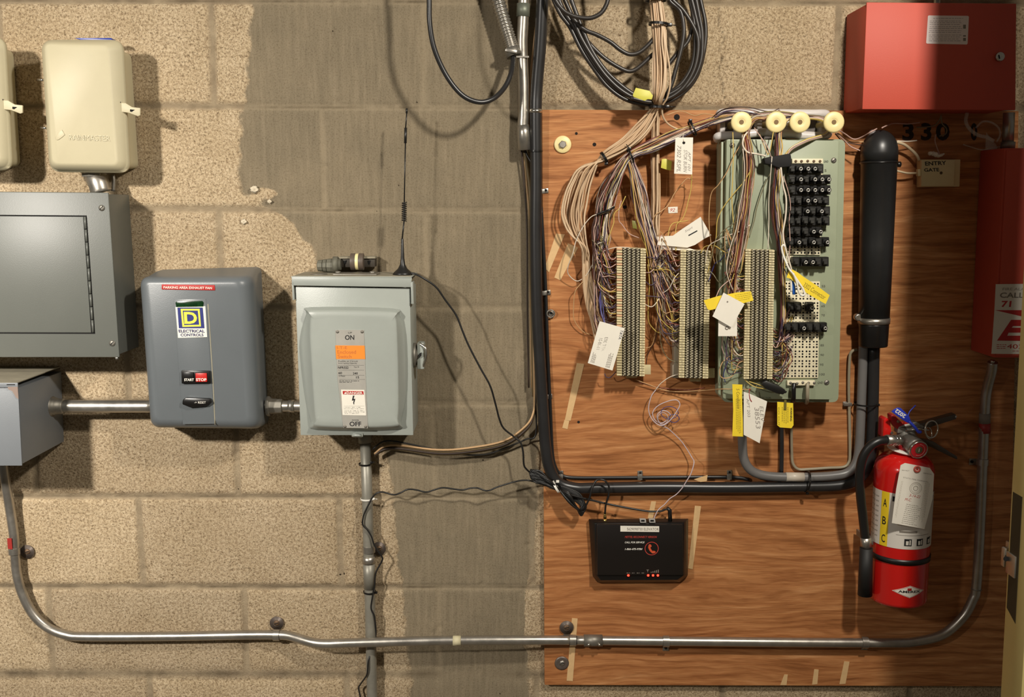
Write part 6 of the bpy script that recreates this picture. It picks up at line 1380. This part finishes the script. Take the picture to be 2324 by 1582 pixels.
# diamond trademark
hd = HE*.135; mb = MB()
def dia(s, off, m, nm, par):
    n_ = 24; vs_ = []; 
    for i in range(n_+1):
        u = -1+2*i/n_; hh = (1-abs(u))*.0125*s; vs_ += [EP(D(-2)-u*D(34)*s, hd-hh, off), EP(D(-2)-u*D(34)*s, hd+hh, off)]
    return build(MB().add(vs_, [(2*i, 2*i+2, 2*i+3, 2*i+1) for i in range(n_)], True), nm, m, par)
d0 = dia(1.0, .0005, K_white, 'diamond_emblem', ext); d1 = dia(.93, .0007, K_red, 'emblem_line', d0); dia(.88, .0009, K_white, 'emblem_field', d0)
cyltext('AMEREX', D(20), D(-24), hd-.0022, hd+.0026, K_ink, d0, .0012, .03)
build(patch(D(3), D(-5), hd+.0028, hd+.0075, .0012, 4), 'emblem_drop', K_red, d0)
# strap
hs_ = HE*.335
sb = build(MB().lathe(EC+LEAN*hs_, LEAN, [(0, ER+.0005), (0, ER+.0018), (.0105, ER+.0018), (.0105, ER+.0005)], 64), 'strap', K_black, ext)
build(MB().poly([(1966, 1222), (1993, 1230), (1993, 1238), (1966, 1236)], .09, .06), 'strap_bracket', K_zinc, ext, bevel=.001)
# neck, collar, valve
nk = EC+LEAN*(HE+.034)
build(MB().lathe(nk+LEAN*.004, LEAN+Vector((.12, -.10, 0)), [(0, .034), (.0015, .0345), (.003, .034), (.0032, .02)], 44), 'white_collar', K_wplas, ext)
K_cast = mat('cast_aluminium', (150, 146, 138), .42, .55, var=.25, vscale=60)
build(MB().lathe(nk, LEAN, [(.002, .0195), (.016, .0195), (.018, .015)], 28), 'red_neck_band', mat('dark_red_plastic', (150, 22, 26), .4), ext)
vb = MB(); vb.lathe(nk, LEAN, [(.012, .016), (.020, .0185), (.040, .0175), (.050, .014)], 24)
va = build(vb, 'valve_body', K_cast, ext)
V = lambda dx_, dy_, dz_: nk+Vector((dx_, dy_, dz_))
build(MB().tube([V(.0, -.006, .028), V(.006, -.026, .020), V(.008, -.036, .017)], [.016, .0175, .018], 24), 'gauge_boss', K_cast, va)
gg = build(MB().lathe(V(.009, -.036, .0155), (.10, -1, -.18), [(0, .0185), (.006, .0185), (.0075, .0172), (.0075, .0165), (.0055, .0160)], 36), 'gauge_rim', K_steel, ext)
K_gr = mat('gauge_red', (214, 44, 52), .35)
build(MB().lathe(V(.0096, -.0415, .0145), (.10, -1, -.18), [(0, .0155), (.0006, .0155)], 36), 'gauge_face', K_gr, gg)
build(MB().lathe(V(.0097, -.0423, .0143), (.10, -1, -.18), [(0, .0075), (.0005, .0072)], 24), 'gauge_centre', mat('gauge_olive', (110, 104, 74), .4), gg)
build(MB().ring(V(.0097, -.0425, .0143), (.10, -1, -.18), .0115, .0007, 28, 5, (0.4, 3.9)), 'gauge_scale', mat('gauge_pink', (240, 150, 140), .4), gg)
build(MB().cbox(V(.0099, -.0432, .0160), .0012, .0005, .010, -.15), 'gauge_needle', K_slab, gg)
# upper valve block, levers, pin
build(MB().prism([V(-.022, -.012, .040), V(.022, -.014, .046), V(.030, -.014, .054), V(.014, -.012, .064), V(-.020, -.010, .054)], (0, .022, 0)), 'valve_head', K_cast, ext, bevel=.002)
K_lever = mat('dark_lever_steel', (86, 78, 70), .4, .5)
build(MB().prism([V(-.018, -.012, .052), V(.030, -.013, .062), V(.088, -.016, .080), V(.090, -.016, .070), V(.050, -.014, .056), V(.018, -.012, .044)], (0, .020, 0)), 'squeeze_lever', K_lever, ext, bevel=.0016)
build(MB().prism([V(.020, -.012, .030), V(.050, -.013, .024), V(.098, -.014, -.006), V(.098, -.014, -.012), V(.080, -.013, -.004), V(.048, -.012, .012), V(.020, -.012, .020)], (0, .018, 0)), 'carry_handle', K_lever, ext, bevel=.0016)
build(MB().lathe(V(.088, -.016, .075), (0, -1, 0), [(0, .0022), (.0012, .0018)], 12), 'lever_rivet', K_steel, ext)
br = build(MB().prism([V(-.047, -.004, .030), V(-.047, -.004, .066), V(-.041, -.004, .070), V(-.034, -.004, .062), V(-.028, -.004, .030)], (0, .03, 0)), 'red_hanger', K_ext, ext, bevel=.002)
build(MB().prism([V(-.036, -.010, .076), V(-.030, -.010, .078), V(-.012, -.010, .060), V(-.008, -.010, .052), V(-.022, -.010, .048), V(-.034, -.010, .062)], (0, .022, 0)), 'dark_red_trigger', mat('dark_red_plastic', (150, 22, 26), .4), ext, bevel=.002)
build(MB().prism([V(-.014, -.008, .058), V(.004, -.008, .062), V(.008, -.008, .056), V(-.008, -.008, .052)], (0, .02, 0)), 'red_tab', K_ext, ext, bevel=.001)
for q in (V(-.031, -.006, .040), V(-.022, -.011, .064)): build(MB().lathe(q, (0, -1, 0), [(0, .0030), (.002, .0026)], 12), 'rivet', K_steel, ext)
pn = build(MB().tube([V(-.008, -.016, .046), V(.012, -.022, .052), V(.034, -.026, .050)], .0014, 10), 'safety_pin', K_steel, ext)
build(MB().ring(V(.038, -.026, .052), (.45, -1, .1), .0165, .0016, 36, 8), 'pull_ring', K_steel, pn)
build(MB().ring(V(.034, -.024, .044), (.7, -.8, .3), .0115, .0014, 30, 8), 'pull_ring_coil', K_steel, pn)
K_bluetag = mat('blue_tag_plastic', (38, 56, 176), .4)
bt = build(MB().poly([(2023, 934), (2029, 929), (2037, 925), (2044, 926), (2054, 935), (2064, 946), (2068, 958), (2060, 960), (2052, 955), (2036, 944)], .118, .0015), 'year_tag', K_bluetag, ext, bevel=.0005)
text('2022', (2057, 942), (2035, 927), (2052, 950), .1184, K_wplas, 'lettering', bt, bold=.03)
build(MB().tube(path([(2063, 957, .118), (2070, 963, .12), (2078, 972, .122), (2085, 981, .122), (2090, 980, .12)]), .0028, 8), 'tag_strap', K_bluetag, bt)
build(MB().tube(path([(2060, 946, .117), (2064, 935, .112), (2072, 926, .11), (2078, 920, .11)]), .0013, 7), 'tag_tail', K_bluetag, bt)
# hose
hp = [(2046, 1000, .10), (2030, 999, .115), (2012, 999, .122), (1992, 1002, .125), (1972, 1016, .125), (1957, 1042, .122), (1951, 1080, .118), (1953, 1125, .114), (1958, 1170, .108), (1963, 1215, .104), (1966, 1235, .102)]
build(MB().tube(path(hp[2:], 8), .0088, 20), 'hose', K_black, ext)
fr = path(hp[:3], 8); n_ = len(fr)
build(MB().tube([P(2042, 999, .108), P(2010, 999, .122)], .0098, 18), 'hose_ferrule', K_galv, ext)
for x in (2014, 2021, 2028, 2035): build(MB().tube([P(x, 999, .120-(x-2010)*.0004), P(x+2.4, 999, .119-(x-2010)*.0004)], .0108, 18), 'ferrule_ridge', K_steel, ext)
build(MB().tube([P(1964.5, 1219, .103), P(1966, 1245, .102)], .0106, 18), 'lower_ferrule', K_galv, ext)
build(MB().tube([P(1966, 1243, .102), P(1963, 1350, .10)], [.0125, .0142], 22), 'horn', mat('matte_black_rubber', (26, 25, 24), .6), ext)
# inspection tag
tgp = [(2044, 1056), (2054, 1051), (2110, 1062), (2120, 1076), (2117, 1130), (2098, 1201), (2024, 1187), (2034, 1110)]
tg = tag(build(MB().poly(tgp, .150, .0006), 'inspection_tag', K_white), 'white inspection tag with a round seal hanging on the fire extinguisher', 'tag')
build(MB().ring(P(2081.5, 1065, .151), (0, 1, 0), .0052, .0018, 24, 8), 'eyelet', mat('eyelet_red', (190, 84, 70), .5), tg)
build(MB().lathe(P(2081.5, 1065, .1501), (0, -1, 0), [(0, .0022), (.0006, .002)], 12), 'eyelet_hole', K_red, tg)
zz = .1501
text('DO NOT', (2047, 1068.5), (2064, 1070), (2047, 1066), zz, K_fade, 'lettering', tg); text('REMOVE', (2096, 1075), (2114, 1078), (2096, 1072.5), zz, K_fade, 'lettering', tg)
text('STATE FIRE MARSHAL', (2050, 1085), (2108, 1096), (2050, 1082), zz, K_pencil, 'lettering', tg)
rr0 = P(2078, 1108, zz)
sl = None
for r_, w_ in ((.0112, .0008), (.0085, .0005), (.0042, .0010)):
    o = build(MB().ring(rr0, (0, 1, 0), r_, w_*.6, 36, 5), 'seal_ring', mat('seal_grey', (176, 168, 156), .7), tg)
small_print(tg, (2049, 1092), (-.18, .98), (-1.0*2.2, -.15), [84, 80], zz+.0001, mat('seal_grey', (176, 168, 156)), 11, .5)
small_print(tg, (2100, 1096), (-.16, .98), (3.0, .5), [88, 84, 90, 80], zz+.0001, MATS['seal_grey'], 12, .5)
text('3-14-22', (2063, 1127), (2088, 1131), (2064, 1121), zz, K_red, 'handwriting', tg, shear=.3)
text('M.C.', (2053, 1136), (2068, 1138), (2054, 1130), zz, K_red, 'handwriting', tg, shear=.3)
for k in range(11):
    x0, y0 = 2057-k*1.1, 1144+k*4.2
    small_print(tg, (x0, y0), (.98, .17), (0, 1.0), [28+(k*7) % 9], zz+.0001, K_fade, 20+k, 1.6)

# ------------------------------------------------------------------ door frame at the right
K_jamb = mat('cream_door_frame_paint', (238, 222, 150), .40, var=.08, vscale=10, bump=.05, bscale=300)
jt, jb = P(2323, 600, .55), P(2270, 1582, .55)
dirv = (jt-jb).normalized()
top_ = jb+dirv*((2.15-jb.z)/dirv.z); bot_ = jb+dirv*((0.0-jb.z)/dirv.z)
mb = MB(); th = .11
a0 = bot_; a1 = top_
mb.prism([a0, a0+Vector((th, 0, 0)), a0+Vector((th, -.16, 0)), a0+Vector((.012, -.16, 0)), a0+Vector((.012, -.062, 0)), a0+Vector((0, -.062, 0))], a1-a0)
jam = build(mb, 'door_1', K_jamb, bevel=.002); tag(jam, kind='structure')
strike_y0, strike_y1 = 1098, 1394
sp0 = P(2303, 1098, .553); 
def JP(py, back, out=0.0):     # point on the left face of the frame, `back` metres towards the camera from its edge
    t_ = (py-600)/(1582-600); e = jt+(jb-jt)*t_
    return e+Vector((-out, -back, 0))
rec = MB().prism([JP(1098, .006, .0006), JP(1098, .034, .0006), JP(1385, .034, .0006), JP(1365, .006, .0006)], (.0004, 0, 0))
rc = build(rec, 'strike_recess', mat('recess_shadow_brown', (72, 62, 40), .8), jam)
st = build(MB().prism([JP(1236, .001, .0030), JP(1236, .028, .0030), JP(1285, .028, .0030), JP(1285, .001, .0030)], (.0028, 0, 0)), 'strike_plate', K_galv, jam, bevel=.0008)
build(MB().cbox(P(2287, 1264, .54), .016, .012, .030), 'strike_lip', K_galv, st, bevel=.002)
build(MB().cbox(P(2296, 1237, .54), .014, .012, .012), 'strike_tongue', K_galv, st, bevel=.002)
build(MB().lathe(P(2283, 1268, .556), (0, -1, 0), [(0, .004), (.001, .004)], 14), 'strike_hole', K_dark, st)
build(MB().lathe(P(2300, 1266, .55), (-1, -.6, 0), [(0, .004), (.003, .003)], 14), 'strike_screw', K_steel, st)
# partition the frame is set in
wr = build(MB().box((a0.x+th+.004, -.76, 0.0), (a0.x+th+.14, -.52, 2.2)), 'wall_right', mat('plain_partition', (150, 140, 112), .8, var=.1, vscale=8)); tag(wr, kind='structure')
for o in list(bpy.data.objects):
    if '_loc' in o: del o['_loc']
